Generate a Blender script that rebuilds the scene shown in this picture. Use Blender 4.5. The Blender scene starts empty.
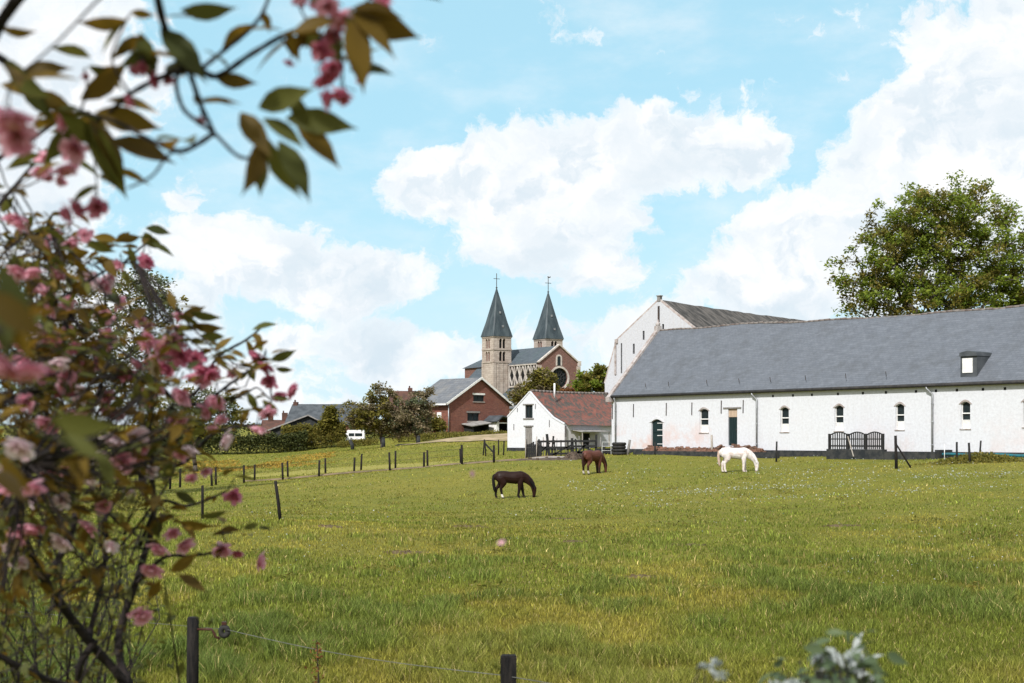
import bpy, math, random
import numpy as np
from mathutils import Vector, Matrix

R = math.radians
random.seed(7)
rng = np.random.default_rng(7)
scene = bpy.context.scene
COL = scene.collection

# ------------------------------------------------------------------ camera
F = 1422.0            # focal length in pixels of a 1024 wide frame (50 mm on full frame)
HOR = 438.0           # row of the horizon
EYE = 2.8             # eye height above the near meadow
cam = bpy.data.cameras.new("camera")
cam.sensor_width = 36.0
cam.lens = F * 36.0 / 1024.0
cam.shift_y = (HOR - 341.5) / 1024.0
cam.clip_start = 0.05
cam.clip_end = 8000.0
cam.dof.use_dof = True
cam.dof.focus_distance = 75.0
cam.dof.aperture_fstop = 5.2
cam_o = bpy.data.objects.new("camera", cam)
cam_o.location = (0, 0, EYE)
cam_o.rotation_euler = (R(90), 0, 0)
COL.objects.link(cam_o)
scene.camera = cam_o


def P(px, py, d):
    """point that lies d metres ahead of the viewpoint"""
    return Vector(((px - 512.0) / F * d, d, EYE + (HOR - py) / F * d))


# ------------------------------------------------------------------ light, sky, exposure
SUN_AZ = Vector((-0.41, -0.912, 0)).normalized()     # where the sun stands (seen from above)
SUN_EL = R(43)
sun = bpy.data.lights.new("sun", 'SUN')
sun.energy = 4.0
sun.angle = R(0.6)
sun.color = (1.0, 0.98, 0.95)
sun_o = bpy.data.objects.new("sun", sun)
sdir = Vector((SUN_AZ.x * math.cos(SUN_EL), SUN_AZ.y * math.cos(SUN_EL), math.sin(SUN_EL)))
sun_o.rotation_euler = sdir.to_track_quat('Z', 'Y').to_euler()
sun_o.location = (0, 0, 60)
COL.objects.link(sun_o)

scene.view_settings.view_transform = 'Standard'
scene.view_settings.look = 'None'
scene.view_settings.exposure = 0.44
scene.view_settings.gamma = 1.0
scene.cycles.max_bounces = 6
scene.cycles.diffuse_bounces = 3
scene.cycles.glossy_bounces = 2
scene.cycles.transparent_max_bounces = 6
scene.cycles.use_denoising = True
scene.cycles.caustics_reflective = False
scene.cycles.caustics_refractive = False


class NT:
    """small helper to write node trees"""
    def __init__(self, tree):
        self.t = tree
        tree.nodes.clear()

    def n(self, typ, **kw):
        nd = self.t.nodes.new(typ)
        for k, v in kw.items():
            setattr(nd, k, v)
        return nd

    def set(self, sock, v):
        if hasattr(v, 'links') or isinstance(v, bpy.types.NodeSocket):
            self.t.links.new(v, sock)
        else:
            sock.default_value = v

    def math(self, op, a, b=None, c=None, clamp=False):
        nd = self.n('ShaderNodeMath', operation=op, use_clamp=clamp)
        self.set(nd.inputs[0], a)
        if b is not None: self.set(nd.inputs[1], b)
        if c is not None: self.set(nd.inputs[2], c)
        return nd.outputs[0]

    def vmath(self, op, a, b=None, c=None):
        nd = self.n('ShaderNodeVectorMath', operation=op)
        self.set(nd.inputs[0], a)
        if b is not None: self.set(nd.inputs[1], b)
        if c is not None: self.set(nd.inputs[2], c)
        return nd.outputs['Value'] if op in ('LENGTH', 'DOT_PRODUCT', 'DISTANCE') else nd.outputs[0]

    def mix(self, fac, a, b, blend='MIX'):
        nd = self.n('ShaderNodeMix', data_type='RGBA', blend_type=blend)
        self.set(nd.inputs[0], fac)
        self.set(nd.inputs[6], a if not isinstance(a, tuple) else (*a[:3], 1))
        self.set(nd.inputs[7], b if not isinstance(b, tuple) else (*b[:3], 1))
        return nd.outputs[2]

    def noise(self, vec, scale, detail=5, rough=0.55, out=0, dist=0.0):
        nd = self.n('ShaderNodeTexNoise')
        if vec is not None: self.set(nd.inputs['Vector'], vec)
        nd.inputs['Scale'].default_value = scale
        nd.inputs['Detail'].default_value = detail
        nd.inputs['Roughness'].default_value = rough
        nd.inputs['Distortion'].default_value = dist
        return nd.outputs[out]

    def ss(self, v, a, b, lo=0.0, hi=1.0):
        nd = self.n('ShaderNodeMapRange', interpolation_type='SMOOTHSTEP')
        self.set(nd.inputs[0], v)
        nd.inputs[1].default_value = a
        nd.inputs[2].default_value = b
        nd.inputs[3].default_value = lo
        nd.inputs[4].default_value = hi
        return nd.outputs[0]


world = bpy.data.worlds.new("World")
scene.world = world
world.use_nodes = True
W = NT(world.node_tree)
sky = W.n('ShaderNodeTexSky', sky_type='NISHITA')
sky.sun_disc = False
sky.sun_elevation = SUN_EL
sky.sun_rotation = math.atan2(SUN_AZ.x, SUN_AZ.y)
sky.altitude = 50
sky.air_density = 1.0
sky.dust_density = 1.2
sky.ozone_density = 1.4
SKY_STRENGTH = 0.105
tc = W.n('ShaderNodeTexCoord').outputs['Generated']
sep = W.n('ShaderNodeSeparateXYZ'); W.set(sep.inputs[0], tc)
az = W.math('ARCTAN2', sep.outputs[0], sep.outputs[1])
el = W.math('ARCSINE', sep.outputs[2])
cmb = W.n('ShaderNodeCombineXYZ'); W.set(cmb.inputs[0], az); W.set(cmb.inputs[1], el)
ae = cmb.outputs[0]
# billows: warp the directions, then soft cloud masses plus fractal detail
warp = W.vmath('SUBTRACT', W.noise(ae, 11.0, 6, 0.62, 1), (0.5, 0.5, 0.5))
aew = W.vmath('MULTIPLY_ADD', warp, (0.085, 0.06, 0.0), ae)
# (column, row, half width, half height, weight) of each cloud mass
CLOUDS = [
    (655, 150, 130, 58, 1.05), (560, 165, 120, 62, 1.0), (500, 190, 115, 55, 0.95), (730, 150, 70, 40, 0.9), (440, 185, 75, 42, 0.8),
    (540, 235, 110, 60, 0.85), (590, 270, 70, 45, .55),
    (240, 262, 120, 52, 0.95), (350, 285, 110, 42, 0.85), (120, 320, 150, 70, 0.8), (390, 355, 130, 40, 0.7), (180, 395, 230, 55, 0.8), (300, 345, 120, 30, 0.45),
    (840, 250, 150, 85, 1.1), (760, 285, 120, 60, 0.8), (950, 190, 150, 130, 1.15), (1010, 70, 120, 110, 1.1), (900, 130, 60, 55, 0.8),
    (1100, 150, 180, 220, 1.1), (40, 60, 150, 130, 0.8), (20, 200, 130, 110, 0.75), (-140, 120, 200, 220, 0.9),
    (640, 340, 160, 45, 0.6), (840, 82, 22, 14, 0.35), (195, 208, 30, 16, .4), (1250, 300, 250, 200, 1.0), (-300, 330, 260, 150, 1.0),
]
acc = None
for (cx, cy, hw, hh, wgt) in CLOUDS:
    a0 = math.atan((cx - 512) / F)
    e0 = math.atan((HOR - cy) / F * math.cos(a0))
    ra, re = hw / F, hh / F
    v = W.vmath('MULTIPLY_ADD', aew, (1 / ra, 1 / re, 0), (-a0 / ra, -e0 / re, 0))
    ln = W.vmath('LENGTH', v)
    c = W.math('MULTIPLY_ADD', ln, -wgt, wgt)
    if acc is None:
        acc = W.math('MAXIMUM', c, 0.0)
    else:
        nd = W.n('ShaderNodeMath', operation='SMOOTH_MAX')
        W.set(nd.inputs[0], acc); W.set(nd.inputs[1], c); nd.inputs[2].default_value = 0.12
        acc = nd.outputs[0]
fb = W.noise(aew, 20.0, 10, 0.64)
fb2 = W.noise(tc, 2.6, 6, 0.6)
back = W.ss(W.math('ABSOLUTE', az), 0.55, 0.9)          # away from the view: scattered clouds all round the sky
acc = W.math('MAXIMUM', acc, W.math('MULTIPLY', W.math('MULTIPLY', fb2, 0.8), back))
dens = W.math('ADD', acc, W.math('MULTIPLY', W.math('SUBTRACT', fb, 0.5), 1.45))
mask = W.ss(dens, 0.10, 0.30)
wisp = W.math('MULTIPLY', W.ss(W.noise(W.vmath('MULTIPLY', ae, (1, 2.2, 1)), 9.0, 7, 0.6), 0.42, 0.78), 0.5)
mask = W.math('MAXIMUM', mask, wisp)
# body of the clouds: bright tops, blue grey hollows
hol = W.noise(W.vmath('ADD', W.vmath('MULTIPLY', aew, (1, 1.7, 1)), (3.1, 1.7, 0.4)), 12.0, 5, 0.55)
hol = W.ss(hol, 0.44, 0.66)
fa = W.noise(aew, 13.0, 5, 0.6)
fo = W.noise(W.vmath('ADD', aew, (-0.009, 0.016, 0.0)), 13.0, 5, 0.6)
shd = W.ss(W.math('SUBTRACT', fo, fa), 0.0, 0.13)
low = W.ss(el, 0.20, 0.03)
hol = W.math('MULTIPLY', hol, W.math('MULTIPLY_ADD', low, 0.45, 0.52))
bill = W.ss(W.noise(W.vmath('ADD', aew, (0.7, 0.3, 0.9)), 26.0, 8, 0.66), 0.42, 0.62)
ccol = W.mix(hol, (7.35, 7.4, 7.5), (4.7, 5.6, 6.3))
ccol = W.mix(W.math('MULTIPLY', shd, 0.66), ccol, (4.7, 5.6, 6.3))
ccol = W.mix(W.math('MULTIPLY', bill, 0.4), ccol, (5.2, 5.95, 6.5))
ccol = W.mix(W.ss(dens, 0.55, 0.12, 0, 0.6), ccol, (6.6, 7.1, 7.4))
blue = W.mix(0.74, sky.outputs[0], (3.5, 6.15, 7.2))
blue = W.mix(W.ss(el, 0.20, 0.0, 0, 0.85), blue, (5.0, 6.5, 7.2))
final = W.mix(mask, blue, ccol)
bg = W.n('ShaderNodeBackground'); bg.inputs[1].default_value = SKY_STRENGTH
W.set(bg.inputs[0], final)
out = W.n('ShaderNodeOutputWorld'); W.set(out.inputs[0], bg.outputs[0])

# ------------------------------------------------------------------ mesh and object helpers


class MB:
    """collects shapes and links them as one mesh object"""
    def __init__(self):
        self.v, self.f, self.m, self.s = [], [], [], []

    def face(self, pts, mat=0, smooth=False):
        b = len(self.v)
        self.v += [tuple(p) for p in pts]
        self.f.append(tuple(range(b, b + len(pts))))
        self.m.append(mat); self.s.append(smooth)
        return self

    def box(self, x0, x1, y0, y1, z0, z1, mat=0, rot=None, piv=None):
        pts = [Vector((x, y, z)) for z in (z0, z1) for y in (y0, y1) for x in (x0, x1)]
        if rot is not None:
            piv = Vector(piv) if piv is not None else Vector(((x0 + x1) / 2, (y0 + y1) / 2, (z0 + z1) / 2))
            pts = [rot @ (p - piv) + piv for p in pts]
        b = len(self.v)
        self.v += [tuple(p) for p in pts]
        for q in ((0, 2, 3, 1), (4, 5, 7, 6), (0, 1, 5, 4), (1, 3, 7, 5), (3, 2, 6, 7), (2, 0, 4, 6)):
            self.f.append(tuple(b + i for i in q)); self.m.append(mat); self.s.append(False)
        return self

    def bar(self, a, b_, w, h=None, mat=0, up=(0, 0, 1)):
        """a squared bar from a to b"""
        a, b_ = Vector(a), Vector(b_)
        h = h or w
        d = (b_ - a).normalized()
        u = Vector(up)
        if abs(d.dot(u)) > 0.95: u = Vector((0, 1, 0))
        s = d.cross(u).normalized(); t = s.cross(d).normalized()
        pts = []
        for e in (a, b_):
            for (i, j) in ((-1, -1), (1, -1), (1, 1), (-1, 1)):
                pts.append(e + s * (w / 2 * i) + t * (h / 2 * j))
        o = len(self.v)
        self.v += [tuple(p) for p in pts]
        for q in ((3, 2, 1, 0), (4, 5, 6, 7), (0, 1, 5, 4), (1, 2, 6, 5), (2, 3, 7, 6), (3, 0, 4, 7)):
            self.f.append(tuple(o + i for i in q)); self.m.append(mat); self.s.append(False)
        return self

    def tube(self, pts, rad, n=8, mat=0, smooth=True, squash=None):
        pts = [Vector(p) for p in pts]
        if not isinstance(rad, (list, tuple)): rad = [rad] * len(pts)
        rings = []
        ref = Vector((0.13, 0.97, 0.21)).normalized()
        if squash: ref = Vector((0, 1, 0))
        o = len(self.v)
        for i, p in enumerate(pts):
            d = (pts[min(i + 1, len(pts) - 1)] - pts[max(i - 1, 0)])
            d = d.normalized() if d.length > 1e-9 else Vector((0, 0, 1))
            s = ref - d * ref.dot(d)
            if s.length < 1e-3: s = Vector((1, 0, 0)) - d * d.x
            s.normalize(); t = d.cross(s)
            sq = squash[i] if squash else 1.0
            for k in range(n):
                a = 2 * math.pi * k / n
                self.v.append(tuple(p + s * (math.cos(a) * rad[i] * sq) + t * (math.sin(a) * rad[i])))
        for i in range(len(pts) - 1):
            for k in range(n):
                k2 = (k + 1) % n
                self.f.append((o + i * n + k, o + i * n + k2, o + (i + 1) * n + k2, o + (i + 1) * n + k))
                self.m.append(mat); self.s.append(smooth)
        self.f.append(tuple(o + k for k in reversed(range(n)))); self.m.append(mat); self.s.append(False)
        e = o + (len(pts) - 1) * n
        self.f.append(tuple(e + k for k in range(n))); self.m.append(mat); self.s.append(False)
        return self

    def prism(self, poly, y0, y1, mat=0):
        """outline in x,z pushed from y0 to y1"""
        n = len(poly)
        o = len(self.v)
        self.v += [(x, y0, z) for x, z in poly] + [(x, y1, z) for x, z in poly]
        self.f.append(tuple(range(o, o + n))); self.f.append(tuple(reversed(range(o + n, o + 2 * n))))
        self.m += [mat, mat]; self.s += [False, False]
        for i in range(n):
            j = (i + 1) % n
            self.f.append((o + j, o + i, o + n + i, o + n + j)); self.m.append(mat); self.s.append(False)
        return self

    def build(self, name, mats, parent=None, loc=None, rotz=None):
        me = bpy.data.meshes.new(name)
        me.from_pydata(self.v, [], self.f)
        mats = mats if isinstance(mats, (list, tuple)) else [mats]
        for m in mats: me.materials.append(m)
        me.polygons.foreach_set('material_index', self.m)
        me.polygons.foreach_set('use_smooth', self.s)
        me.update()
        o = bpy.data.objects.new(name, me)
        COL.objects.link(o)
        if parent: o.parent = parent
        if loc is not None: o.location = loc
        if rotz is not None: o.rotation_euler = (0, 0, rotz)
        return o


def mesh_arrays(name, v, f, mats, parent=None, col=None, smooth=False):
    """numpy arrays -> one mesh object; f is (n,k) with k the corners of each face"""
    me = bpy.data.meshes.new(name)
    v = np.asarray(v, dtype=np.float32); f = np.asarray(f, dtype=np.int32)
    k = f.shape[1]
    me.vertices.add(len(v)); me.vertices.foreach_set('co', v.ravel())
    me.loops.add(f.size); me.loops.foreach_set('vertex_index', f.ravel())
    me.polygons.add(len(f))
    me.polygons.foreach_set('loop_start', np.arange(0, f.size, k, dtype=np.int32))
    me.polygons.foreach_set('use_smooth', np.full(len(f), smooth))
    if col is not None:
        a = me.color_attributes.new('Col', 'FLOAT_COLOR', 'POINT')
        c = np.ones((len(v), 4), dtype=np.float32); c[:, :3] = col
        a.data.foreach_set('color', c.ravel())
    mats = mats if isinstance(mats, (list, tuple)) else [mats]
    for m in mats: me.materials.append(m)
    me.update(calc_edges=True)
    me.validate()
    o = bpy.data.objects.new(name, me)
    COL.objects.link(o)
    if parent: o.parent = parent
    return o


def scatter(tv, tf, pos, rot, scale):
    """copies of one small shape: tv (k,3), tf (m,c), pos (n,3), rot (n,3,3), scale (n,) or (n,3)"""
    tv = np.asarray(tv, float); tf = np.asarray(tf, int)
    n = len(pos)
    scale = np.asarray(scale, float)
    if scale.ndim == 1: scale = scale[:, None].repeat(3, 1)
    loc = tv[None] * scale[:, None, :]
    v = np.einsum('nij,nkj->nki', rot, loc) + np.asarray(pos)[:, None, :]
    f = tf[None] + (np.arange(n) * len(tv))[:, None, None]
    return v.reshape(-1, 3), f.reshape(-1, tf.shape[1])


def rand_rot(n, tilt=None, g=rng):
    """random rotations; with tilt, the z axis stays within about tilt radians of up"""
    if tilt is None:
        q = g.normal(size=(n, 4)); q /= np.linalg.norm(q, axis=1)[:, None]
        w, x, y, z = q.T
        return np.stack([np.stack([1 - 2 * (y * y + z * z), 2 * (x * y - z * w), 2 * (x * z + y * w)], 1),
                         np.stack([2 * (x * y + z * w), 1 - 2 * (x * x + z * z), 2 * (y * z - x * w)], 1),
                         np.stack([2 * (x * z - y * w), 2 * (y * z + x * w), 1 - 2 * (x * x + y * y)], 1)], 1)
    a = g.uniform(0, 2 * math.pi, n); t = np.abs(g.normal(0, tilt, n)); b = g.uniform(0, 2 * math.pi, n)
    ca, sa, ct, st, cb, sb = np.cos(a), np.sin(a), np.cos(t), np.sin(t), np.cos(b), np.sin(b)
    z0 = np.zeros(n); o1 = np.ones(n)
    Ra = np.stack([np.stack([ca, -sa, z0], 1), np.stack([sa, ca, z0], 1), np.stack([z0, z0, o1], 1)], 1)
    Rt = np.stack([np.stack([o1, z0, z0], 1), np.stack([z0, ct, -st], 1), np.stack([z0, st, ct], 1)], 1)
    Rb = np.stack([np.stack([cb, -sb, z0], 1), np.stack([sb, cb, z0], 1), np.stack([z0, z0, o1], 1)], 1)
    return Ra @ Rt @ Rb


def tag(o, label=None, cat=None, group=None, kind=None):
    if label: o['label'] = label
    if cat: o['category'] = cat
    if group: o['group'] = group
    if kind: o['kind'] = kind
    return o


def thing(name, label, cat, loc=(0, 0, 0), rotz=0.0, group=None):
    o = bpy.data.objects.new(name, None)
    o.empty_display_size = 0.3
    o.location = loc
    o.rotation_euler = (0, 0, rotz)
    COL.objects.link(o)
    return tag(o, label, cat, group)


def vnoise(x, y, seed=0):
    """smooth value noise 0..1"""
    xi = np.floor(x).astype(np.int64); yi = np.floor(y).astype(np.int64)
    fx = x - xi; fy = y - yi
    fx = fx * fx * (3 - 2 * fx); fy = fy * fy * (3 - 2 * fy)

    def h(a, b):
        n = (a * 374761393 + b * 668265263 + seed * 1442695041) & 0x7fffffff
        n = ((n ^ (n >> 13)) * 1274126177) & 0x7fffffff
        return ((n ^ (n >> 16)) & 0xffff) / 65535.0
    return (h(xi, yi) * (1 - fx) + h(xi + 1, yi) * fx) * (1 - fy) + (h(xi, yi + 1) * (1 - fx) + h(xi + 1, yi + 1) * fx) * fy


def fbm(x, y, seed=0, oct=4):
    s = 0; a = 0.5; t = 0
    for i in range(oct):
        s = s + a * vnoise(x * 2 ** i + 17.3 * i, y * 2 ** i - 9.1 * i, seed + i); t += a; a *= 0.5
    return s / t


# ------------------------------------------------------------------ materials


def new_mat(name):
    m = bpy.data.materials.new(name)
    m.use_nodes = True
    t = NT(m.node_tree)
    o = t.n('ShaderNodeOutputMaterial')
    p = t.n('ShaderNodeBsdfPrincipled')
    t.t.links.new(p.outputs[0], o.inputs[0])
    return m, t, p, o


def objco(t):
    return t.n('ShaderNodeTexCoord').outputs['Object']


def bumped(t, p, h, strength, dist=0.02):
    b = t.n('ShaderNodeBump')
    b.inputs['Strength'].default_value = strength
    b.inputs['Distance'].default_value = dist
    t.set(b.inputs['Height'], h)
    t.set(p.inputs['Normal'], b.outputs[0])


def mat(name, c1, c2=None, scale=4.0, rough=0.85, bump=0.3, stretch=(1, 1, 1), metal=0.0, lo=0.35, hi=0.65):
    m, t, p, o = new_mat(name)
    c2 = c2 or tuple(x * 0.72 for x in c1)
    v = t.vmath('MULTIPLY', objco(t), stretch)
    n = t.noise(v, scale, 7, 0.62)
    t.set(p.inputs['Base Color'], t.mix(t.ss(n, lo, hi), c1, c2))
    p.inputs['Roughness'].default_value = rough
    p.inputs['Metallic'].default_value = metal
    p.inputs['Specular IOR Level'].default_value = 0.5 if rough < 0.3 else 0.12
    if bump: bumped(t, p, t.noise(v, scale * 4, 6, 0.6), bump, 0.03)
    return m


def leaf_mat(name, c1, c2, trans=0.35, rough=0.55, tcol=None):
    m, t, p, o = new_mat(name)
    rnd = t.n('ShaderNodeNewGeometry').outputs['Random Per Island']
    col = t.mix(rnd, c1, c2)
    t.set(p.inputs['Base Color'], col)
    p.inputs['Roughness'].default_value = rough
    p.inputs['Specular IOR Level'].default_value = 0.12
    tr = t.n('ShaderNodeBsdfTranslucent')
    t.set(tr.inputs[0], t.mix(0.5, col, tcol) if tcol else col)
    mx = t.n('ShaderNodeMixShader'); mx.inputs[0].default_value = trans
    t.t.links.new(p.outputs[0], mx.inputs[1]); t.t.links.new(tr.outputs[0], mx.inputs[2])
    t.t.links.new(mx.outputs[0], o.inputs[0])
    return m


def whitewash(name, stain=1.0, warm=(0.56, 0.38, 0.33), k=1.0):
    m, t, p, o = new_mat(name)
    co = objco(t)
    s = t.n('ShaderNodeSeparateXYZ'); t.set(s.inputs[0], co)
    big = t.noise(co, 0.33, 3, 0.5)
    fine = t.noise(co, 6.0, 8, 0.7)
    streak = t.noise(t.vmath('MULTIPLY', co, (2.6, 2.6, 0.35)), 1.4, 7, 0.65)
    low = t.math('MULTIPLY', t.ss(s.outputs[2], 3.4, 0.6), t.ss(s.outputs[0], 17.0, 6.0, 0.30, 1.0))
    base = t.mix(t.ss(fine, 0.35, 0.7), (0.590 * k, 0.598 * k, 0.632 * k), (0.51 * k, 0.512 * k, 0.54 * k))
    worn = t.math('MULTIPLY', t.math('MULTIPLY', t.ss(t.math('ADD', big, t.math('MULTIPLY', t.noise(co, 1.7, 8, 0.72), 0.7)), 0.82, 1.06), low), 0.75 * stain)
    base = t.mix(worn, base, warm)
    base = t.mix(t.math('MULTIPLY', t.ss(streak, 0.50, 0.76), 0.24 * stain ** 2), base, (0.40, 0.37, 0.36))
    chips = t.ss(t.noise(co, 3.1, 9, 0.75), 0.66 - 0.05 * (stain > 1.2), 0.72)
    base = t.mix(t.math('MULTIPLY', chips, 0.30 * stain ** 2), base, (0.34, 0.25, 0.21))
    t.set(p.inputs['Base Color'], base)
    p.inputs['Roughness'].default_value = 0.9
    p.inputs['Specular IOR Level'].default_value = 0.2
    bumped(t, p, t.noise(co, 5.0, 8, 0.7), 0.45, 0.03)
    return m


def brick_like(name, c1, c2, mortar, bw, bh, msize=0.012, axes='xz', off=0.5, rough=0.85, patch=None, bump=0.5, patchscale=0.6):
    """courses laid in the thing's own x,z (bricks, slates, tiles)"""
    m, t, p, o = new_mat(name)
    co = objco(t)
    s = t.n('ShaderNodeSeparateXYZ'); t.set(s.inputs[0], co)
    c = t.n('ShaderNodeCombineXYZ')
    if axes == 'xz':
        t.set(c.inputs[0], s.outputs[0]); t.set(c.inputs[1], s.outputs[2])
    elif axes == 'yz':
        t.set(c.inputs[0], s.outputs[1]); t.set(c.inputs[1], s.outputs[2])
    else:                                                # both wall directions
        t.set(c.inputs[0], t.math('ADD', s.outputs[0], s.outputs[1])); t.set(c.inputs[1], s.outputs[2])
    wob = t.vmath('MULTIPLY_ADD', t.vmath('SUBTRACT', t.noise(co, 0.9, 3, 0.5, 1), (0.5, 0.5, 0.5)), (0.12, 0.06, 0), c.outputs[0])
    b = t.n('ShaderNodeTexBrick')
    b.offset = off
    t.set(b.inputs['Vector'], wob)
    b.inputs['Color1'].default_value = (*c1, 1); b.inputs['Color2'].default_value = (*c2, 1)
    b.inputs['Mortar'].default_value = (*mortar, 1)
    b.inputs['Scale'].default_value = 1.0
    b.inputs['Mortar Size'].default_value = msize
    b.inputs['Mortar Smooth'].default_value = 0.3
    b.inputs['Bias'].default_value = 0.0
    b.inputs['Brick Width'].default_value = bw
    b.inputs['Row Height'].default_value = bh
    col = b.outputs['Color']
    n = t.noise(co, patchscale, 8, 0.7)
    if patch:
        col = t.mix(t.math('MULTIPLY', t.ss(n, 0.45, 0.68), 0.75), col, patch)
    col = t.mix(t.ss(t.noise(co, 2.3, 8, 0.7), 0.3, 0.75, 0.0, 0.30), col, tuple(x * 0.45 for x in c1))
    stk = t.noise(t.vmath('MULTIPLY', co, (0.7, 0.4, 3.2)), 1.6, 7, 0.66)
    col = t.mix(t.ss(stk, 0.46, 0.74, 0, 0.38), col, tuple(min(1, x * 1.45 + 0.015) for x in c1))
    col = t.mix(t.ss(t.noise(co, 5.5, 6, 0.7), 0.64, 0.72, 0, 0.35), col, tuple(x * 0.4 for x in c1))
    t.set(p.inputs['Base Color'], col)
    p.inputs['Roughness'].default_value = rough
    p.inputs['Specular IOR Level'].default_value = 0.2
    bumped(t, p, t.math('ADD', t.math('MULTIPLY', b.outputs['Fac'], -1.0), t.noise(co, 8, 5, 0.6)), bump, 0.02)
    return m


M = {}
M['wash_barn'] = whitewash('limewash_barn', 1.0)
M['wash_tall'] = whitewash('limewash_tall', 1.5, (0.36, 0.28, 0.25), 0.80)
M['wash_house'] = whitewash('limewash_house', 0.35)
M['tar'] = mat('tar', (0.022, 0.025, 0.028), (0.05, 0.05, 0.048), 3, 0.8)
M['slate'] = brick_like('slate', (0.112, 0.122, 0.142), (0.130, 0.140, 0.160), (0.098, 0.107, 0.123), 0.30, 0.13, 0.014, 'xz', patch=(0.092, 0.098, 0.108))
M['church_slate'] = brick_like('church_slate', (0.065, 0.08, 0.095), (0.095, 0.11, 0.125), (0.05, 0.06, 0.07), 0.6, 0.35, 0.03, 'both', patch=(0.075, 0.1, 0.10))
M['spire_slate'] = mat('spire_slate', (0.032, 0.044, 0.052), (0.065, 0.082, 0.09), 0.9, 0.45, 0.4, (1, 1, 0.25))
M['farm_slate'] = brick_like('farm_slate', (0.115, 0.122, 0.135), (0.16, 0.165, 0.175), (0.09, 0.09, 0.1), 0.5, 0.28, 0.02, 'yz', patch=(0.2, 0.19, 0.18))
M['dark_slate'] = mat('dark_slate', (0.048, 0.054, 0.06), (0.08, 0.087, 0.095), 1.2, 0.7, 0.4)
M['red_tile'] = brick_like('red_tile', (0.30, 0.055, 0.04), (0.13, 0.05, 0.04), (0.06, 0.03, 0.028), 0.24, 0.22, 0.03, 'xz', patch=(0.055, 0.055, 0.05), patchscale=2.6, bump=0.9)
M['far_tile'] = mat('far_tile', (0.11, 0.055, 0.042), (0.07, 0.042, 0.034), 1.5, 0.85, 0.4)
M['brick'] = brick_like('brick', (0.225, 0.080, 0.050), (0.13, 0.047, 0.036), (0.19, 0.13, 0.11), 0.30, 0.11, 0.012, 'both', patch=(0.15, 0.055, 0.045))
M['church_brick'] = brick_like('church_brick', (0.185, 0.085, 0.066), (0.125, 0.06, 0.05), (0.22, 0.17, 0.15), 0.35, 0.16, 0.015, 'both', patch=(0.15, 0.08, 0.066))
M['stone'] = brick_like('stone', (0.44, 0.38, 0.33), (0.34, 0.28, 0.24), (0.28, 0.23, 0.2), 0.9, 0.42, 0.02, 'both', patch=(0.25, 0.19, 0.155), patchscale=0.45)
M['trim_stone'] = mat('trim_stone', (0.52, 0.48, 0.44), (0.38, 0.33, 0.3), 1.5)
M['fibre'] = mat('fibre_cement', (0.125, 0.112, 0.102), (0.042, 0.040, 0.038), 1.3, 0.9, 0.3, (0.35, 1.6, 1.0))
M['coping'] = mat('coping', (0.40, 0.37, 0.36), (0.24, 0.19, 0.17), 2.2)
M['ridge'] = mat('ridge_tile', (0.13, 0.10, 0.09), (0.20, 0.18, 0.165), 1.5)
M['glass'] = mat('window_glass', (0.012, 0.018, 0.020), (0.02, 0.028, 0.03), 2, 0.32, 0)
M['void'] = mat('dark_opening', (0.012, 0.012, 0.013), (0.02, 0.018, 0.017), 2, 0.9, 0)
M['white_wood'] = mat('white_wood', (0.76, 0.75, 0.74), (0.62, 0.6, 0.58), 5, 0.6, 0.2)
M['green_door'] = mat('green_door', (0.009, 0.020, 0.022), (0.016, 0.030, 0.031), 3, 0.55, 0.3, (6, 6, 0.6))
M['tan_wood'] = mat('tan_wood', (0.46, 0.35, 0.26), (0.36, 0.27, 0.2), 4, 0.8, 0.3, (5, 5, 0.7))
M['grey_wood'] = mat('grey_wood', (0.26, 0.24, 0.225), (0.14, 0.13, 0.12), 5, 0.85, 0.5, (6, 6, 0.6))
M['dark_wood'] = mat('dark_wood', (0.014, 0.016, 0.018), (0.034, 0.032, 0.03), 5, 0.8, 0.5, (6, 6, 0.6))
M['post_wood'] = mat('post_wood', (0.010, 0.0095, 0.010), (0.026, 0.022, 0.02), 9, 0.85, 0.6, (5, 5, 0.5))
M['pale_wood'] = mat('pale_wood', (0.40, 0.36, 0.32), (0.26, 0.23, 0.2), 6, 0.85, 0.5, (5, 5, 0.6))
M['zinc'] = mat('zinc', (0.34, 0.35, 0.36), (0.22, 0.22, 0.23), 3, 0.45, 0.1, metal=0.5)
M['gutter'] = mat('gutter', (0.028, 0.027, 0.028), (0.05, 0.046, 0.044), 3, 0.6, 0.1)
M['iron'] = mat('iron', (0.03, 0.03, 0.032), (0.07, 0.05, 0.04), 6, 0.6, 0.2)
M['sheet'] = mat('corrugated_sheet', (0.30, 0.285, 0.27), (0.18, 0.165, 0.155), 2, 0.8, 0.2)
M['bare_soil'] = mat('bare_soil', (0.12, 0.082, 0.045), (0.09, 0.068, 0.035), 4, 0.95, 0.6)
M['concrete'] = mat('concrete', (0.36, 0.33, 0.30), (0.25, 0.22, 0.2), 1.2, 0.9, 0.4)
M['white_paint'] = mat('white_paint', (0.80, 0.80, 0.80), (0.68, 0.68, 0.68), 3, 0.4, 0.05)
M['rubble'] = mat('rubble', (0.19, 0.098, 0.068), (0.11, 0.072, 0.055), 2.2, 0.95, 0.6)
M['soil'] = mat('soil', (0.10, 0.075, 0.055), (0.06, 0.045, 0.035), 2.5, 0.95, 0.6)
M['teal'] = mat('teal_plastic', (0.02, 0.13, 0.16), (0.03, 0.09, 0.11), 3, 0.5, 0.1)
M['rubber'] = mat('rubber', (0.02, 0.02, 0.021), (0.035, 0.033, 0.03), 4, 0.75, 0.2)
M['red_plastic'] = mat('red_plastic', (0.055, 0.022, 0.016), (0.04, 0.018, 0.014), 4, 0.5, 0.0)
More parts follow.
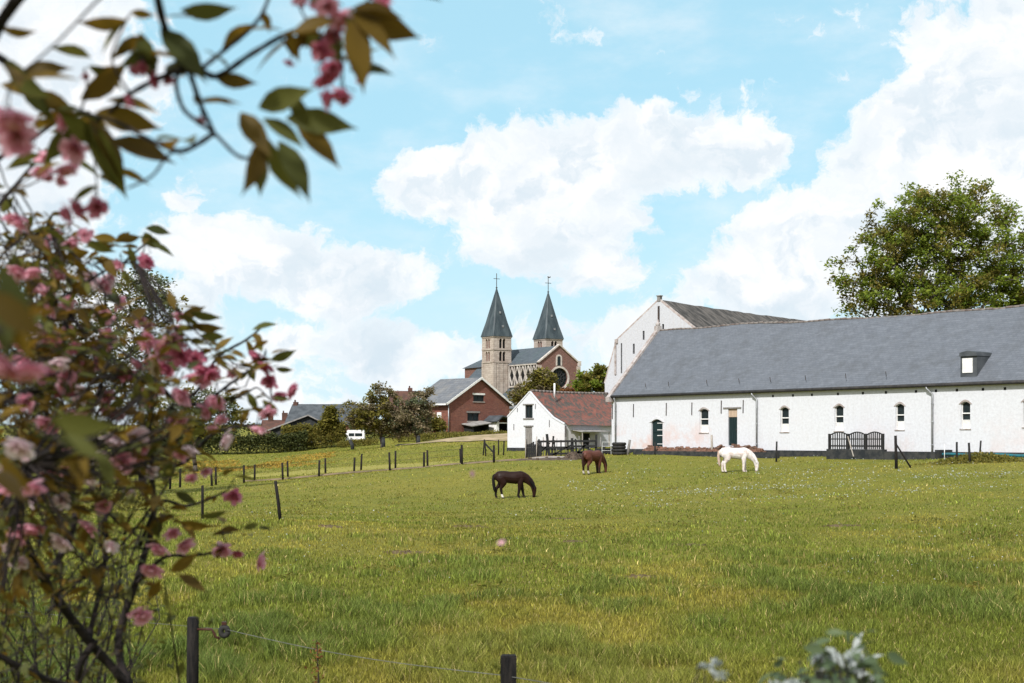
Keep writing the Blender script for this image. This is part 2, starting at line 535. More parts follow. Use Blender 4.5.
M['wire'] = mat('white_tape', (0.15, 0.15, 0.14), (0.11, 0.11, 0.10), 8, 0.6, 0.0)
M['bark'] = mat('bark', (0.055, 0.046, 0.04), (0.10, 0.085, 0.07), 6, 0.9, 0.8, (2, 2, 0.5))
M['cherry_bark'] = mat('cherry_bark', (0.014, 0.012, 0.012), (0.034, 0.026, 0.024), 30, 0.8, 0.6)
M['twig'] = mat('twig_bark', (0.018, 0.015, 0.015), (0.034, 0.026, 0.024), 40, 0.8, 0.4)
M['leaf_big'] = leaf_mat('leaf_summer', (0.105, 0.160, 0.022), (0.28, 0.325, 0.045), 0.5)
M['leaf_olive'] = leaf_mat('leaf_olive', (0.10, 0.105, 0.022), (0.26, 0.21, 0.046), 0.45)
M['leaf_blossom'] = leaf_mat('leaf_blossoming', (0.12, 0.11, 0.04), (0.34, 0.27, 0.18), 0.42)
M['leaf_rust'] = leaf_mat('leaf_rust', (0.12, 0.055, 0.02), (0.22, 0.09, 0.03), 0.3)
M['leaf_grey'] = leaf_mat('leaf_greygreen', (0.075, 0.095, 0.055), (0.18, 0.195, 0.10), 0.42)
M['leaf_hedge'] = leaf_mat('leaf_hedge', (0.040, 0.052, 0.018), (0.085, 0.09, 0.026), 0.25)
M['leaf_yellow'] = leaf_mat('leaf_yellowgreen', (0.10, 0.10, 0.018), (0.19, 0.16, 0.03), 0.35)
M['leaf_bronze'] = leaf_mat('leaf_bronze', (0.042, 0.031, 0.010), (0.15, 0.095, 0.015), 0.42, 0.5, (0.32, 0.16, 0.015))
M['leaf_green'] = leaf_mat('leaf_young', (0.034, 0.044, 0.016), (0.12, 0.12, 0.028), 0.42, 0.5, (0.2, 0.15, 0.02))
M['petal'] = leaf_mat('petal_pink', (0.66, 0.27, 0.36), (0.82, 0.50, 0.57), 0.5, 0.6)
M['petal_deep'] = leaf_mat('petal_deep', (0.52, 0.13, 0.22), (0.70, 0.30, 0.38), 0.5, 0.6)
M['petal_pale'] = leaf_mat('petal_pale', (0.76, 0.54, 0.59), (0.86, 0.74, 0.76), 0.40, 0.6)
M['petal_white'] = leaf_mat('petal_white', (0.30, 0.33, 0.31), (0.50, 0.52, 0.50), 0.3, 0.6)
M['shrub_leaf'] = leaf_mat('shrub_leaf', (0.035, 0.055, 0.028), (0.10, 0.13, 0.06), 0.25, 0.45)


def attr_mat(name, trans=0.0, rough=0.8):
    m, t, p, o = new_mat(name)
    a = t.n('ShaderNodeAttribute'); a.attribute_name = 'Col'
    n = t.noise(objco(t), 6.0, 5, 0.6)
    col = t.mix(t.ss(n, 0.3, 0.7, 0, 0.25), a.outputs['Color'], (0.02, 0.015, 0.01))
    if trans: col = a.outputs['Color']
    t.set(p.inputs['Base Color'], col)
    p.inputs['Roughness'].default_value = rough
    p.inputs['Specular IOR Level'].default_value = 0.1
    if trans:
        tr = t.n('ShaderNodeBsdfTranslucent'); t.set(tr.inputs[0], col)
        mx = t.n('ShaderNodeMixShader'); mx.inputs[0].default_value = trans
        t.t.links.new(p.outputs[0], mx.inputs[1]); t.t.links.new(tr.outputs[0], mx.inputs[2])
        t.t.links.new(mx.outputs[0], o.inputs[0])
    return m


M['blade'] = attr_mat('grass_blade', 0.30, 0.5)
M['coat'] = attr_mat('horse_coat', 0.0, 0.48)
for _n in M['coat'].node_tree.nodes:
    if _n.type == 'BSDF_PRINCIPLED': _n.inputs['Specular IOR Level'].default_value = 0.13

# ------------------------------------------------------------------ terrain
CTRL = []


def ctrl_px(px, py, d): CTRL.append((*P(px, py, d),))
def ctrl(x, y, z): CTRL.append((x, y, z))


for c in [(0, -6, 1.2), (-5, 0, 1.2), (5, 0, 1.2), (0, 2.5, 1.2), (-4, 5, 1.1), (4, 5, 1.1), (0, 5, 1.1), (-6, 10, 0.1), (0, 10, 0.1), (6, 10, 0.1),
          (-8, 16, 0), (0, 16, 0), (8, 16, 0), (-12, 28, -0.02), (0, 28, -0.05), (12, 28, 0.06), (0, 45, -0.1), (18, 45, 0.4), (-30, 30, -0.1), (30, 28, 0.3),
          (-40, 80, -0.7), (50, 60, 1.4), (45, 100, 2.0), (34, 130, 2.2), (70, 160, 3), (-80, 130, 0), (-80, 200, 2.5), (20, 140, 2.2), (0, 60, -0.25)]:
    ctrl(*c)
for c in [(281, 521, 43), (202, 521, 48), (513, 498, 70), (896, 467.6, 75), (1000, 474, 66), (737, 472.5, 85), (595, 474, 85), (611, 453, 110), (720, 456, 100), (820, 457, 93),
          (1024, 457, 81), (505, 452, 122), (564, 450, 118), (126, 494, 92), (212, 486, 100), (283, 480, 108), (354, 473, 108), (424, 468, 102), (494, 463, 94),
          (60, 494, 92), (255, 465, 140), (120, 466, 140), (270, 453.5, 165), (130, 455, 165), (383, 447.5, 150), (418, 446.5, 150), (450, 440, 142), (500, 437, 142), (448, 433, 180),
          (509, 432.5, 180), (530, 425, 290), (440, 425, 290), (600, 425, 290), (290, 440, 185), (200, 442, 200), (660, 430, 200)]:
    ctrl_px(*c)
CT = np.array(CTRL)


def _tps(r2):
    return np.where(r2 > 1e-9, 0.5 * r2 * np.log(np.maximum(r2, 1e-9)), 0.0)


_n = len(CT)
_A = np.zeros((_n + 3, _n + 3))
_S = 100.0
_xy = CT[:, :2] / _S
_A[:_n, :_n] = _tps(((_xy[:, None] - _xy[None]) ** 2).sum(-1)) + np.eye(_n) * 2e-4
_A[:_n, _n] = 1; _A[:_n, _n + 1:] = _xy; _A[_n, :_n] = 1; _A[_n + 1:, :_n] = _xy.T
_w = np.linalg.solve(_A, np.concatenate([CT[:, 2], [0, 0, 0]]))


def H(x, y):
    x = np.atleast_1d(np.asarray(x, float)); y = np.atleast_1d(np.asarray(y, float))
    xc = np.clip(x, -110, 110); yc = np.clip(y, -10, 310)
    q = np.stack([xc.ravel(), yc.ravel()], 1) / _S
    z = _tps(((q[:, None] - _xy[None]) ** 2).sum(-1)) @ _w[:_n] + _w[_n] + q @ _w[_n + 1:]
    z = z.reshape(x.shape)
    far = np.clip((np.hypot(x - xc, y - yc)) / 120.0, 0, 1)
    return np.clip(z, -1.6, 7.5) * (1 - far) + 4.0 * far


def Hz(x, y): return float(H(x, y)[0])


def ground(px, d):
    x = (px - 512) / F * d
    return Vector((x, d, Hz(x, d)))


def axis(dense0, dense1, step, far0, far1, k=1.25):
    a = list(np.arange(dense0, dense1 + 1e-6, step))
    s = step
    while a[-1] < far1: s *= k; a.append(a[-1] + s)
    s = step
    while a[0] > far0: s *= k; a.insert(0, a[0] - s)
    return np.array(a)


def ground_mat():
    m, t, p, o = new_mat('meadow')
    co = objco(t)
    n1 = t.noise(co, 0.045, 6, 0.6)
    n2 = t.noise(co, 0.42, 7, 0.65)
    n3 = t.noise(t.vmath('MULTIPLY', co, (1.0, 0.55, 1)), 3.2, 8, 0.7)
    col = t.mix(t.ss(n2, 0.35, 0.68), (0.190, 0.176, 0.030), (0.145, 0.150, 0.026))
    col = t.mix(t.ss(n1, 0.42, 0.62, 0, 0.55), col, (0.225, 0.19, 0.038))
    col = t.mix(t.ss(n3, 0.52, 0.72, 0, 0.75), col, (0.050, 0.072, 0.017))
    col = t.mix(t.ss(t.noise(co, 1.1, 6, 0.7), 0.66, 0.74, 0, 0.55), col, (0.19, 0.13, 0.055))
    t.set(p.inputs['Base Color'], col)
    p.inputs['Roughness'].default_value = 0.95
    p.inputs['Specular IOR Level'].default_value = 0.1
    bumped(t, p, t.math('ADD', n3, t.noise(co, 9, 6, 0.7)), 0.9, 0.12)
    return m


M['meadow'] = ground_mat()
gx = axis(-60, 60, 1.0, -2500, 2500); gy = axis(-8, 170, 1.0, -300, 4000)
GX, GY = np.meshgrid(gx, gy)
GZ = H(GX, GY) + (fbm(GX * 0.35, GY * 0.35, 3) - 0.5) * 0.10
nx, ny = len(gx), len(gy)
idx = np.arange(nx * ny).reshape(ny, nx)
quads = np.stack([idx[:-1, :-1], idx[:-1, 1:], idx[1:, 1:], idx[1:, :-1]], -1).reshape(-1, 4)
g_o = mesh_arrays('ground', np.stack([GX.ravel(), GY.ravel(), GZ.ravel()], 1), quads, M['meadow'], smooth=True)
tag(g_o, 'rolling green and yellow grazed meadow', 'meadow', kind='structure')


def Hb(x, y):
    """height of the meadow sheet itself"""
    return H(x, y) + (fbm(np.atleast_1d(x) * 0.35, np.atleast_1d(y) * 0.35, 3) - 0.5) * 0.10


def ribbon(name, pts, widths, m, lift=0.05, label=None, seed=1):
    """a draped strip along px,d stations"""
    pw = [Vector(((a - 512) / F * d, d, 0)) for a, d in pts]
    dense, ws = [], []
    for i in range(len(pw) - 1):
        n = max(2, int((pw[i + 1] - pw[i]).length / 0.8))
        for k in range(n):
            s = k / n
            dense.append(pw[i].lerp(pw[i + 1], s)); ws.append(widths[i] * (1 - s) + widths[i + 1] * s)
    dense.append(pw[-1]); ws.append(widths[-1])
    V, Fc = [], []
    K = 7
    for i, c in enumerate(dense):
        d = (dense[min(i + 1, len(dense) - 1)] - dense[max(i - 1, 0)]).normalized()
        s = Vector((-d.y, d.x, 0))
        w = ws[i] * (0.75 + 0.5 * float(fbm(np.array([i * 0.35]), np.array([seed * 3.3]), seed)[0]))
        for k in range(K):
            q = c + s * (w * (k / (K - 1) - 0.5))
            V.append((q.x, q.y, float(Hb(q.x, q.y)[0]) + lift * (1 - abs(k / (K - 1) - 0.5) * 1.6)))
    for i in range(len(dense) - 1):
        for k in range(K - 1):
            a = i * K + k
            Fc.append((a, a + 1, a + K + 1, a + K))
    o = mesh_arrays(name, V, Fc, m, smooth=True)
    return tag(o, label, 'path', kind='structure')


M['sand'] = mat('sandy_track', (0.36, 0.27, 0.18), (0.21, 0.17, 0.085), 0.7, 0.95, 0.4)
M['dirt'] = mat('dirt_path', (0.22, 0.15, 0.10), (0.12, 0.095, 0.05), 0.9, 0.95, 0.4)
ribbon('track', [(398, 152), (425, 149), (460, 145), (505, 142), (560, 140)], [1.5, 8, 13, 15, 15], M['sand'], 0.34, 'pale sandy track below the brick farm')
ribbon('path', [(244, 109), (330, 109), (400, 105), (455, 99), (505, 97), (532, 102), (545, 107)], [0.5, 0.6, 0.8, 1.2, 1.8, 2.2, 3], M['dirt'], 0.13, 'narrow dirt path along the paddock fence', 2)
ribbon('mown_strip', [(250, 118), (330, 117), (420, 112), (470, 108)], [5, 6, 6, 3], mat('dry_grass', (0.25, 0.215, 0.06), (0.20, 0.185, 0.035), 0.6, 0.95, 0.5, (1, 3, 1)), 0.05,
       'pale dry mown strip between the two fences', 3)
# ------------------------------------------------------------------ wall builder


def wall(mb, prof, holes=(), z0=0.0, y=0.0, depth=0.16, flip=1, mat=0):
    """upright wall sheet in x,z facing -y; prof is its top edge, holes are (x0,x1,z0,z1,arch rise)"""
    holes = [tuple(h) + (0.0,) * (5 - len(h)) for h in holes]
    xs = sorted(set([p[0] for p in prof] + [h[0] for h in holes] + [h[1] for h in holes]))

    def top(x):
        for (a, za), (b, zb) in zip(prof, prof[1:]):
            if a - 1e-9 <= x <= b + 1e-9:
                return za + (zb - za) * (x - a) / max(b - a, 1e-9)
        return prof[-1][1]
    for xa, xb in zip(xs, xs[1:]):
        if xb - xa < 1e-6: continue
        xm = (xa + xb) / 2
        hs = sorted([h for h in holes if h[0] < xm < h[1]], key=lambda h: h[2])
        z = z0
        for h in hs:
            if h[2] - z > 1e-4: mb.face([(xa, y, z), (xb, y, z), (xb, y, h[2]), (xa, y, h[2])], mat)
            z = h[3]
        mb.face([(xa, y, z), (xb, y, z), (xb, y, top(xb)), (xa, y, top(xa))], mat)
    for (a, b, c, d, r) in holes:
        yd = y + depth
        zs = d - r
        mb.face([(a, y, c), (a, yd, c), (a, yd, zs), (a, y, zs)], mat)
        mb.face([(b, yd, c), (b, y, c), (b, y, zs), (b, yd, zs)], mat)
        mb.face([(a, yd, c), (a, y, c), (b, y, c), (b, yd, c)], mat)
        n = 10
        arc = [(a + (b - a) * i / n, zs + r * math.sin(math.pi * i / n)) for i in range(n + 1)]
        for (xa, za), (xb, zb) in zip(arc, arc[1:]):
            mb.face([(xa, y, za), (xb, y, zb), (xb, yd, zb), (xa, yd, za)], mat)
            if r > 0: mb.face([(xa, y, za), (xb, y, zb), (xb, y, d), (xa, y, d)], mat)
    return mb


def roof_sheet(mb, x0, x1, lo, hi, nx=40, ny=14, thick=0.10, jit=0.015, zadd=None, mat=0, seed=0):
    """one roof slope: lo and hi are (y,z) of the eaves and the ridge; slightly uneven like an old roof"""
    o = len(mb.v)
    top = []
    for j in range(ny + 1):
        for i in range(nx + 1):
            u, v = i / nx, j / ny
            x = x0 + (x1 - x0) * u
            yy = lo[0] + (hi[0] - lo[0]) * v
            z = lo[1] + (hi[1] - lo[1]) * v + (random.random() - 0.5) * jit
            if zadd: z += zadd(u, v)
            mb.v.append((x, yy, z)); top.append((x, yy, z))
    for j in range(ny):
        for i in range(nx):
            a = o + j * (nx + 1) + i
            mb.f.append((a, a + 1, a + nx + 2, a + nx + 1)); mb.m.append(mat); mb.s.append(True)
    # edge skirt and underside
    ring = [j * (nx + 1) for j in range(ny + 1)] + [ny * (nx + 1) + i for i in range(1, nx + 1)] + [j * (nx + 1) + nx for j in range(ny - 1, -1, -1)] + list(range(nx - 1, 0, -1))
    for a, b in zip(ring, ring[1:] + ring[:1]):
        pa, pb = top[a], top[b]
        mb.face([pa, pb, (pb[0], pb[1], pb[2] - thick), (pa[0], pa[1], pa[2] - thick)], mat)
    c = [top[0], top[nx], top[-1], top[ny * (nx + 1)]]
    mb.face([(p[0], p[1], p[2] - thick) for p in reversed(c)], mat)


def plane_solver(origin, u):
    """pixel -> (t along a wall, height) for an upright wall through origin running along u"""
    def f(px, py=HOR):
        k = (px - 512) / F
        t = (origin.y * k - origin.x) / (u.x - k * u.y)
        Y = origin.y + u.y * t
        return t, EYE + (HOR - py) * Y / F - origin.z
    return f


# ------------------------------------------------------------------ long white barn
bu = Vector((0.59, -0.8074, 0)).normalized(); bn = Vector((-bu.y, bu.x, 0))
b0 = Vector((8.0, 110.0, 0)) - bu * 0.45
BZ = 1.55
b0.z = BZ
bp = plane_solver(b0, bu)
bang = math.atan2(bu.y, bu.x)
barn = thing('barn', 'long low white barn with blue grey slate roof and small arched windows', 'barn', b0, bang)
BL, BW = 43.0, 9.5
eave_z = bp(700, 392.3)[1]
ridge_z = EYE + (HOR - 331) * 112.8 / F - BZ


def arch_hole(pxa, pxb, pya, pyb, rise, z=None):
    a, b = bp(pxa)[0], bp(pxb)[0]
    m = (pxa + pxb) / 2
    return [a, b, bp(m, pyb)[1], bp(m, pya)[1], rise]


win_px = [(699.6, 708.4, 409, 432.5), (780.4, 788.8, 407.4, 431.8), (834.6, 843.4, 405.6, 430.8), (895.6, 904.2, 404, 429.6), (960.8, 970.2, 401.8, 428.6), (1023, 1033.5, 399.5, 427)]
wins = [arch_hole(*w, 0.14) for w in win_px]
d1 = arch_hole(651.4, 662.6, 419.5, 447.6, 0.2)
d2 = arch_hole(728, 737.2, 408.6, 445.6, 0.0)
mb = MB()
wall(mb, [(0, eave_z), (BL, eave_z)], wins + [d1, d2], 0.0, 0.0, 0.2)
mb.face([(0, BW, 0), (0, 0, 0), (0, 0, eave_z), (0, BW / 2, ridge_z - 0.2), (0, BW, eave_z)])
mb.face([(BL, 0, 0), (BL, BW, 0), (BL, BW, eave_z), (BL, BW / 2, ridge_z - 0.75), (BL, 0, eave_z)])
mb.face([(BL, BW, 0), (0, BW, 0), (0, BW, eave_z), (BL, BW, eave_z)])
mb.build('wall', M['wash_barn'], barn)
for (a, b, c, d, r) in wins:
    mid = c + (d - c) * 0.30
    w = MB()
    for (x0, x1, z0, z1) in ((a, a + 0.035, c, d - r), (b - 0.035, b, c, d - r), (a + 0.035, b - 0.035, mid, mid + 0.05), (a + 0.035, b - 0.035, mid + (d - mid) * 0.36, mid + (d - mid) * 0.36 + 0.07)):
        w.box(x0, x1, 0.10, 0.17, z0, z1)
    wo = w.build('window', M['white_wood'], barn)
    MB().face([(a, 0.19, c), (b, 0.19, c), (b, 0.19, d), (a, 0.19, d)]).build('pane', M['glass'], wo)
    MB().box(a + 0.06, b - 0.06, 0.11, 0.16, c, mid).build('panel', M['white_wood'], wo)
    MB().box(a - 0.06, b + 0.06, -0.04, 0.09, c - 0.07, c - 0.005).build('sill', M['coping'], wo)
    s = MB()
    n = 8
    for i in range(n):
        t0, t1 = i / n, (i + 1) / n
        A = lambda t, e: (a - e + (b - a + 2 * e) * t, d - r + (r + e) * math.sin(math.pi * t))
        q = [A(t0, 0.02), A(t1, 0.02), A(t1, 0.14), A(t0, 0.14)]
        s.prism(q, -0.025, 0.02)
    s.build('arch_band', M['coping'], wo)
# doors
a, b, c, d, r = d1
dm = MB()
for i in range(5):
    x0 = a + (b - a) * i / 5; x1 = a + (b - a) * (i + 1) / 5
    dm.box(x0 + 0.008, x1 - 0.008, 0.12, 0.17, c + 0.02, c + (d - c) * 0.52)
    dm.box(x0 + 0.008, x1 - 0.008, 0.12, 0.17, c + (d - c) * 0.535, d)
do = dm.build('door', M['green_door'], barn)
do['label'] = 'dark green arched stable door in two halves'
for q in (0.12, 0.42, 0.62, 0.86):
    MB().box(a + (b - a) * 0.45, b - 0.02, 0.085, 0.115, c + (d - c) * q, c + (d - c) * q + 0.045).build('hinge', M['white_wood'], do)
s = MB()
for i in range(10):
    A = lambda t, e: (a - e + (b - a + 2 * e) * t, d - r + (r + e) * math.sin(math.pi * t))
    s.prism([A(i / 10, 0.03), A((i + 1) / 10, 0.03), A((i + 1) / 10, 0.2), A(i / 10, 0.2)], -0.04, 0.02)
s.build('arch_band', M['wash_barn'], do)
a, b, c, d, r = d2
dm = MB()
zt = c + (d - c) * 0.765
for i in range(4):
    dm.box(a + (b - a) * i / 4 + 0.008, a + (b - a) * (i + 1) / 4 - 0.008, 0.10, 0.16, c + 0.02, zt)
do = dm.build('door', M['green_door'], barn)
do['label'] = 'tall dark green plank door under a tan board'
MB().box(a, b, 0.08, 0.17, zt + 0.02, d - 0.02).build('transom', M['tan_wood'], do)
MB().box(a - 0.45, b + 0.4, -0.05, 0.05, d, d + 0.10).build('lintel', M['grey_wood'], do)
MB().tube([(b - 0.15, 0.06, c + 1.0), (b - 0.15, 0.06, c + 1.15)], 0.025).build('handle', M['iron'], do)
MB().box(-0.03, d1[0] - 0.02, -0.04, 0.1, 0.0, 0.42).box(d1[1] + 0.02, d2[0] - 0.05, -0.04, 0.1, 0.0, 0.42).box(d2[1] + 0.05, BL, -0.04, 0.1, 0.0, 0.42).box(-0.03, BL, -0.06, 0.1, -0.7, -0.003).build('plinth', M['tar'], barn)


def sag(u, v): return v * (-0.62 * u + 0.10 * math.sin(u * 9) + 0.05 * math.sin(u * 31 + 1)) - 0.05 * math.sin(u * 14) * (1 - v)


rm = MB()
sl = (ridge_z - eave_z) / (BW / 2)
roof_sheet(rm, 0.25, BL + 0.2, (-0.20, eave_z - 0.02), (BW / 2, ridge_z), 70, 14, 0.10, 0.03, sag)
roof_sheet(rm, 0.25, BL + 0.2, (BW + 0.32, eave_z - 0.02), (BW / 2, ridge_z), 70, 4, 0.10, 0.03, sag)
roof_o = rm.build('roof', M['slate'], barn)
rg = MB()
for i in range(88):
    x = 0.35 + i * 0.485
    z = ridge_z + sag((x - .25) / BL, 1.0) + random.uniform(-0.01, 0.04)
    if True:
        rg.tube([(x, BW / 2, z - 0.03), (x + 0.50, BW / 2, z - 0.03 + random.uniform(-.012, .012))], 0.085, 8)
rg.build('ridge_tiles', M['ridge'], roof_o)
cp = MB()
for (ya, za, yb, zb) in ((-0.42, eave_z - 0.25, BW / 2, ridge_z + 0.12), (BW + 0.42, eave_z - 0.25, BW / 2, ridge_z + 0.12)):
    cp.bar((0.06, ya, za), (0.06, yb, zb), 0.36, 0.22, up=(0, 0, 1))
cp.box(-0.15, 0.27, -0.5, 0.1, eave_z - 0.5, eave_z - 0.12)
cp.box(-0.12, 0.26, BW / 2 - 0.22, BW / 2 + 0.22, ridge_z - 0.1, ridge_z + 0.42)
cp.build('gable_coping', M['coping'], barn)
MB().tube([(0.06, BW / 2, ridge_z + 0.4), (0.06, BW / 2, ridge_z + 0.62), (0.06, BW / 2, ridge_z + 0.7), (0.06, BW / 2, ridge_z + 0.95)], [0.16, 0.2, 0.09, 0.03]).build('finial', M['coping'], barn)
gm = MB()
gm.tube([(0.2, -0.24, eave_z - 0.10), (BL + 0.2, -0.24, eave_z - 0.10)], 0.11, 8)
gm.build('gutter', M['gutter'], barn)
for (px, top_off) in ((616.6, 0), (757.8, 0), (933.5, 0)):
    t = bp(px)[0]
    p_ = MB().tube([(t - 0.35 if px > 700 else t, -0.24, eave_z - 0.12), (t - 0.33 if px > 700 else t, -0.24, eave_z - 0.30), (t, -0.12, eave_z - 0.62), (t, -0.12, 0.12)], 0.06, 8)
    for z in (0.8, 2.2, 3.3): p_.tube([(t, -0.12, z), (t, -0.12, z + 0.06)], 0.078, 8)
    p_.build('downpipe', M['zinc'], barn)
for px, y0, y1 in ((612.6, 405, 419), (633.6, 404, 417), (666.4, 403, 415.5), (692, 402.5, 415), (721.4, 400.5, 413.5), (743.3, 400, 413)):
    t, z1 = bp(px, y0); z0_ = bp(px, y1)[1]
    MB().bar((t, -0.03, z0_), (t + 0.02, -0.03, z1), 0.055, 0.04).build('wall_anchor', M['iron'], barn)
for px in (773, 793, 812, 838, 863, 886, 916, 936, 957, 983, 1005):
    t = bp(px)[0]
    MB().box(t - 0.08, t + 0.08, -0.012, 0.05, eave_z - 0.52, eave_z - 0.36).build('vent_hole', M['void'], barn)
for i, px in enumerate((641, 664, 702, 734, 765, 800, 840, 880)):      # snow hooks on the lower slates
    t = bp(px)[0] + 0.4
    v_ = 0.10
    MB().bar((t, -0.32 + v_ * (BW / 2) - 0.04, eave_z + v_ * (ridge_z - eave_z) + 0.02), (t, -0.32 + v_ * (BW / 2) - 0.10, eave_z + v_ * (ridge_z - eave_z) + 0.35), 0.03).build('snow_hook', M['iron'], barn)
# dormer (px 961-985, rows 353-375)
yd = 0.22
t = plane_solver(b0 + bn * yd, bu)(961.5)[0]
zr = eave_z + (yd + 0.32) / (BW / 2 + 0.32) * (ridge_z - eave_z)
dmr = MB()
dmr.box(t, t + 1.15, yd - 0.1, yd + 1.7, zr - 0.25, zr + 1.0)
dmr.build('dormer', M['dark_slate'], barn)
dmo = COL.objects[-1] if False else [o for o in barn.children if o.name.startswith('dormer')][0]
MB().box(t + 0.16, t + 0.86, yd - 0.14, yd - 0.10, zr + 0.02, zr + 0.88).build('window', M['white_wood'], dmo)
MB().tube([(t - 0.12, yd - 0.3, zr + 1.02), (t - 0.12, yd + 1.9, zr + 1.02)], 0.01, 4).prism([(t - 0.03, zr + 1.0), (t + 1.18, zr + 1.0), (t + 1.12, zr + 1.22), (t + 0.55, zr + 1.32), (t, zr + 1.22)], yd - 0.2, yd + 1.9).build('roof', M['dark_slate'], dmo)

# ------------------------------------------------------------------ tall barn behind
tu = Vector((0.776, -0.63, 0)).normalized(); tn = Vector((-tu.y, tu.x, 0))
t0_ = Vector((12.9, 125.0, 1.6))
tb = thing('barn', 'tall white gabled barn with grey corrugated roof behind the slate barn', 'barn', t0_, math.atan2(tu.y, tu.x))
za = 12.1 + EYE - 1.6
prof = [(-5.8, za - 7.2), (-4.5, za - 3.35), (0, za), (4.5, za - 3.35), (5.8, za - 7.2)]
mb = MB()
slits = [(-2.75, -2.55, za - 4.6, za - 3.7), (-1.7, -1.5, za - 3.4, za - 2.6), (0.35, 0.55, za - 3.0, za - 2.1), (-4.05, -3.9, za - 6.3, za - 3.6), (-.12, .1, za - 1.8, za - .5), (1.7, 1.9, za - 3.9, za - 3.2), (-4.9, -4.75, za - 7.4, za - 5.6)]
wall(mb, prof, slits[:4] + slits[5:6], 0, 0, 0.2)
TL = 34.0
mb.face([(-5.8, TL, 0), (-5.8, 0, 0), (-5.8, 0, prof[0][1]), (-5.8, TL, prof[0][1])])
mb.face([(5.8, 0, 0), (5.8, TL, 0), (5.8, TL, prof[0][1]), (5.8, 0, prof[0][1])])
mb.face([(x, TL, z) for x, z in [(5.8, 0), (-5.8, 0)] + prof])
mb.build('wall', M['wash_tall'], tb)
for (a, b, c, d) in slits[:4] + slits[5:6]:
    MB().box(a, b, 0.12, 0.2, c, d).build('slit', M['void'], tb)
MB().box(-0.1, 0.1, -0.03, 0.02, za - 1.9, za - 0.5).build('wall_anchor', M['iron'], tb)
mb = MB()


def roof_prof(mb, pr, y0, y1, lift, ny=24, sagf=0.0):
    o = len(mb.v); n = len(pr)
    for j in range(ny + 1):
        v = j / ny
        for k, (x, z) in enumerate(pr):
            mb.v.append((x, y0 + (y1 - y0) * v, z + lift - sagf * math.sin(math.pi * v) + random.uniform(-.04, .04)))
    for j in range(ny):
        for k in range(n - 1):
            a = o + j * n + k
            mb.f.append((a, a + 1, a + n + 1, a + n)); mb.m.append(0); mb.s.append(False)


pr = [(-6.1, za - 7.3), (-4.65, za - 3.35)] + [(-4.65 + 4.65 * i / 6, za - 3.35 + 3.35 * i / 6) for i in range(1, 6)] + [(0, za)] + [(4.65 * i / 6, za - 3.35 * i / 6) for i in range(1, 7)] + [(6.1, za - 7.3)]
roof_prof(mb, pr, 0.28, TL, 0.06, 30, 0.12)
mb.build('roof', M['fibre'], tb)
cp = MB()
for (xa, z1), (xb, z2) in zip(prof, prof[1:]):
    cp.bar((xa, 0.12, z1 + 0.02), (xb, 0.12, z2 + 0.02), 0.30, 0.14, up=(0, 1, 0))
cp.build('gable_coping', mat('weathered_brick', (0.30, 0.24, 0.22), (0.44, 0.40, 0.38), 2.5), tb)
MB().box(-0.15, 0.15, -0.05, 0.3, za - 0.1, za + 0.36).box(-0.22, 0.22, -0.1, 0.35, za + 0.36, za + 0.44).build('chimney', M['grey_wood'], tb)
MB().bar((-4.6, -.05, za - 6.4), (-4.6, -.05, za - 3.5), .16, .1).build('wall_post', M['coping'], tb)
MB().box(-4.66, -4.34, -0.10, 0.3, za - 3.6, za - 3.22).build('kneeler', M['coping'], tb)

# ------------------------------------------------------------------ small white house with the red tiled roof
hc = P(564.5, 450, 118); hc.z = 1.45
hu = Vector((0.714, -0.70, 0)).normalized()                     # along the gable, left to right
hv = Vector((0.70, 0.714, 0)).normalized()                      # along the long side, away
G = 6.65
hl = hc - hu * G
house = thing('house', 'small white cottage with patchy red tiled roof beside the barn', 'house', hl, math.atan2(hu.y, hu.x))
hp = plane_solver(hl, hu)
ap = hp(529.8, 391.9); le = hp(507.5, 417); re_ = hp(564.5, 424.3); m1 = hp(539, 403); m2 = hp(553, 417.6)
hprof = [(0, le[1]), (ap[0], ap[1]), (m1[0], m1[1]), (m2[0], m2[1]), (G, re_[1])]
uw = [hp(525.2)[0], hp(532.6)[0], hp(529, 418)[1], hp(529, 405)[1], 0]
lw = [hp(525.2)[0], hp(532.2)[0], hp(529, 446)[1], hp(529, 426.6)[1], 0]
HL = 10.2
mb = MB()
wall(mb, hprof, [uw, lw], 0, 0, 0.16)
kd = (3.2, 4.3)
# long side: facing local +x at x = G
wl = MB()
wall(wl, [(0, re_[1]), (HL, re_[1])], [(2.1, 3.2, 0.1, 1.75)], 0, 0, 0.16)
for fc, in zip(wl.f):
    mb.face([(G - wl.v[i][1], wl.v[i][0], wl.v[i][2]) for i in fc])
mb.face([(0, HL, 0), (0, 0, 0), (0, 0, le[1]), (0, HL, le[1])])
mb.face([(x, HL, z) for x, z in [(G, 0), (0, 0)] + hprof])
mb.build('wall', M['wash_house'], house)
a, b, c, d, r = uw
fr = MB()
for q in ((a, a + .07, c, d), (b - .07, b, c, d), (a + .07, b - .07, c, c + .07), (a + .07, b - .07, d - .07, d), ((a + b) / 2 - .03, (a + b) / 2 + .03, c + .07, d - .07)):
    fr.box(q[0], q[1], 0.08, 0.14, q[2], q[3])
wo = fr.build('window', M['dark_wood'], house)
MB().box(a, b, 0.145, 0.16, c, d).build('pane', M['glass'], wo)
MB().box(a - .2, b + .15, -.06, .07, c - .12, c - .01).build('sill', M['grey_wood'], wo)
MB().box(a - .25, b + .15, -.05, .02, d + .01, d + .1).build('lintel', M['grey_wood'], wo)
a, b, c, d, r = lw
dm = MB()
for i in range(4): dm.box(a + (b - a) * i / 4 + .006, a + (b - a) * (i + 1) / 4 - .006, .05, .12, c, d - .02)
do = dm.build('shutter', M['grey_wood'], house)
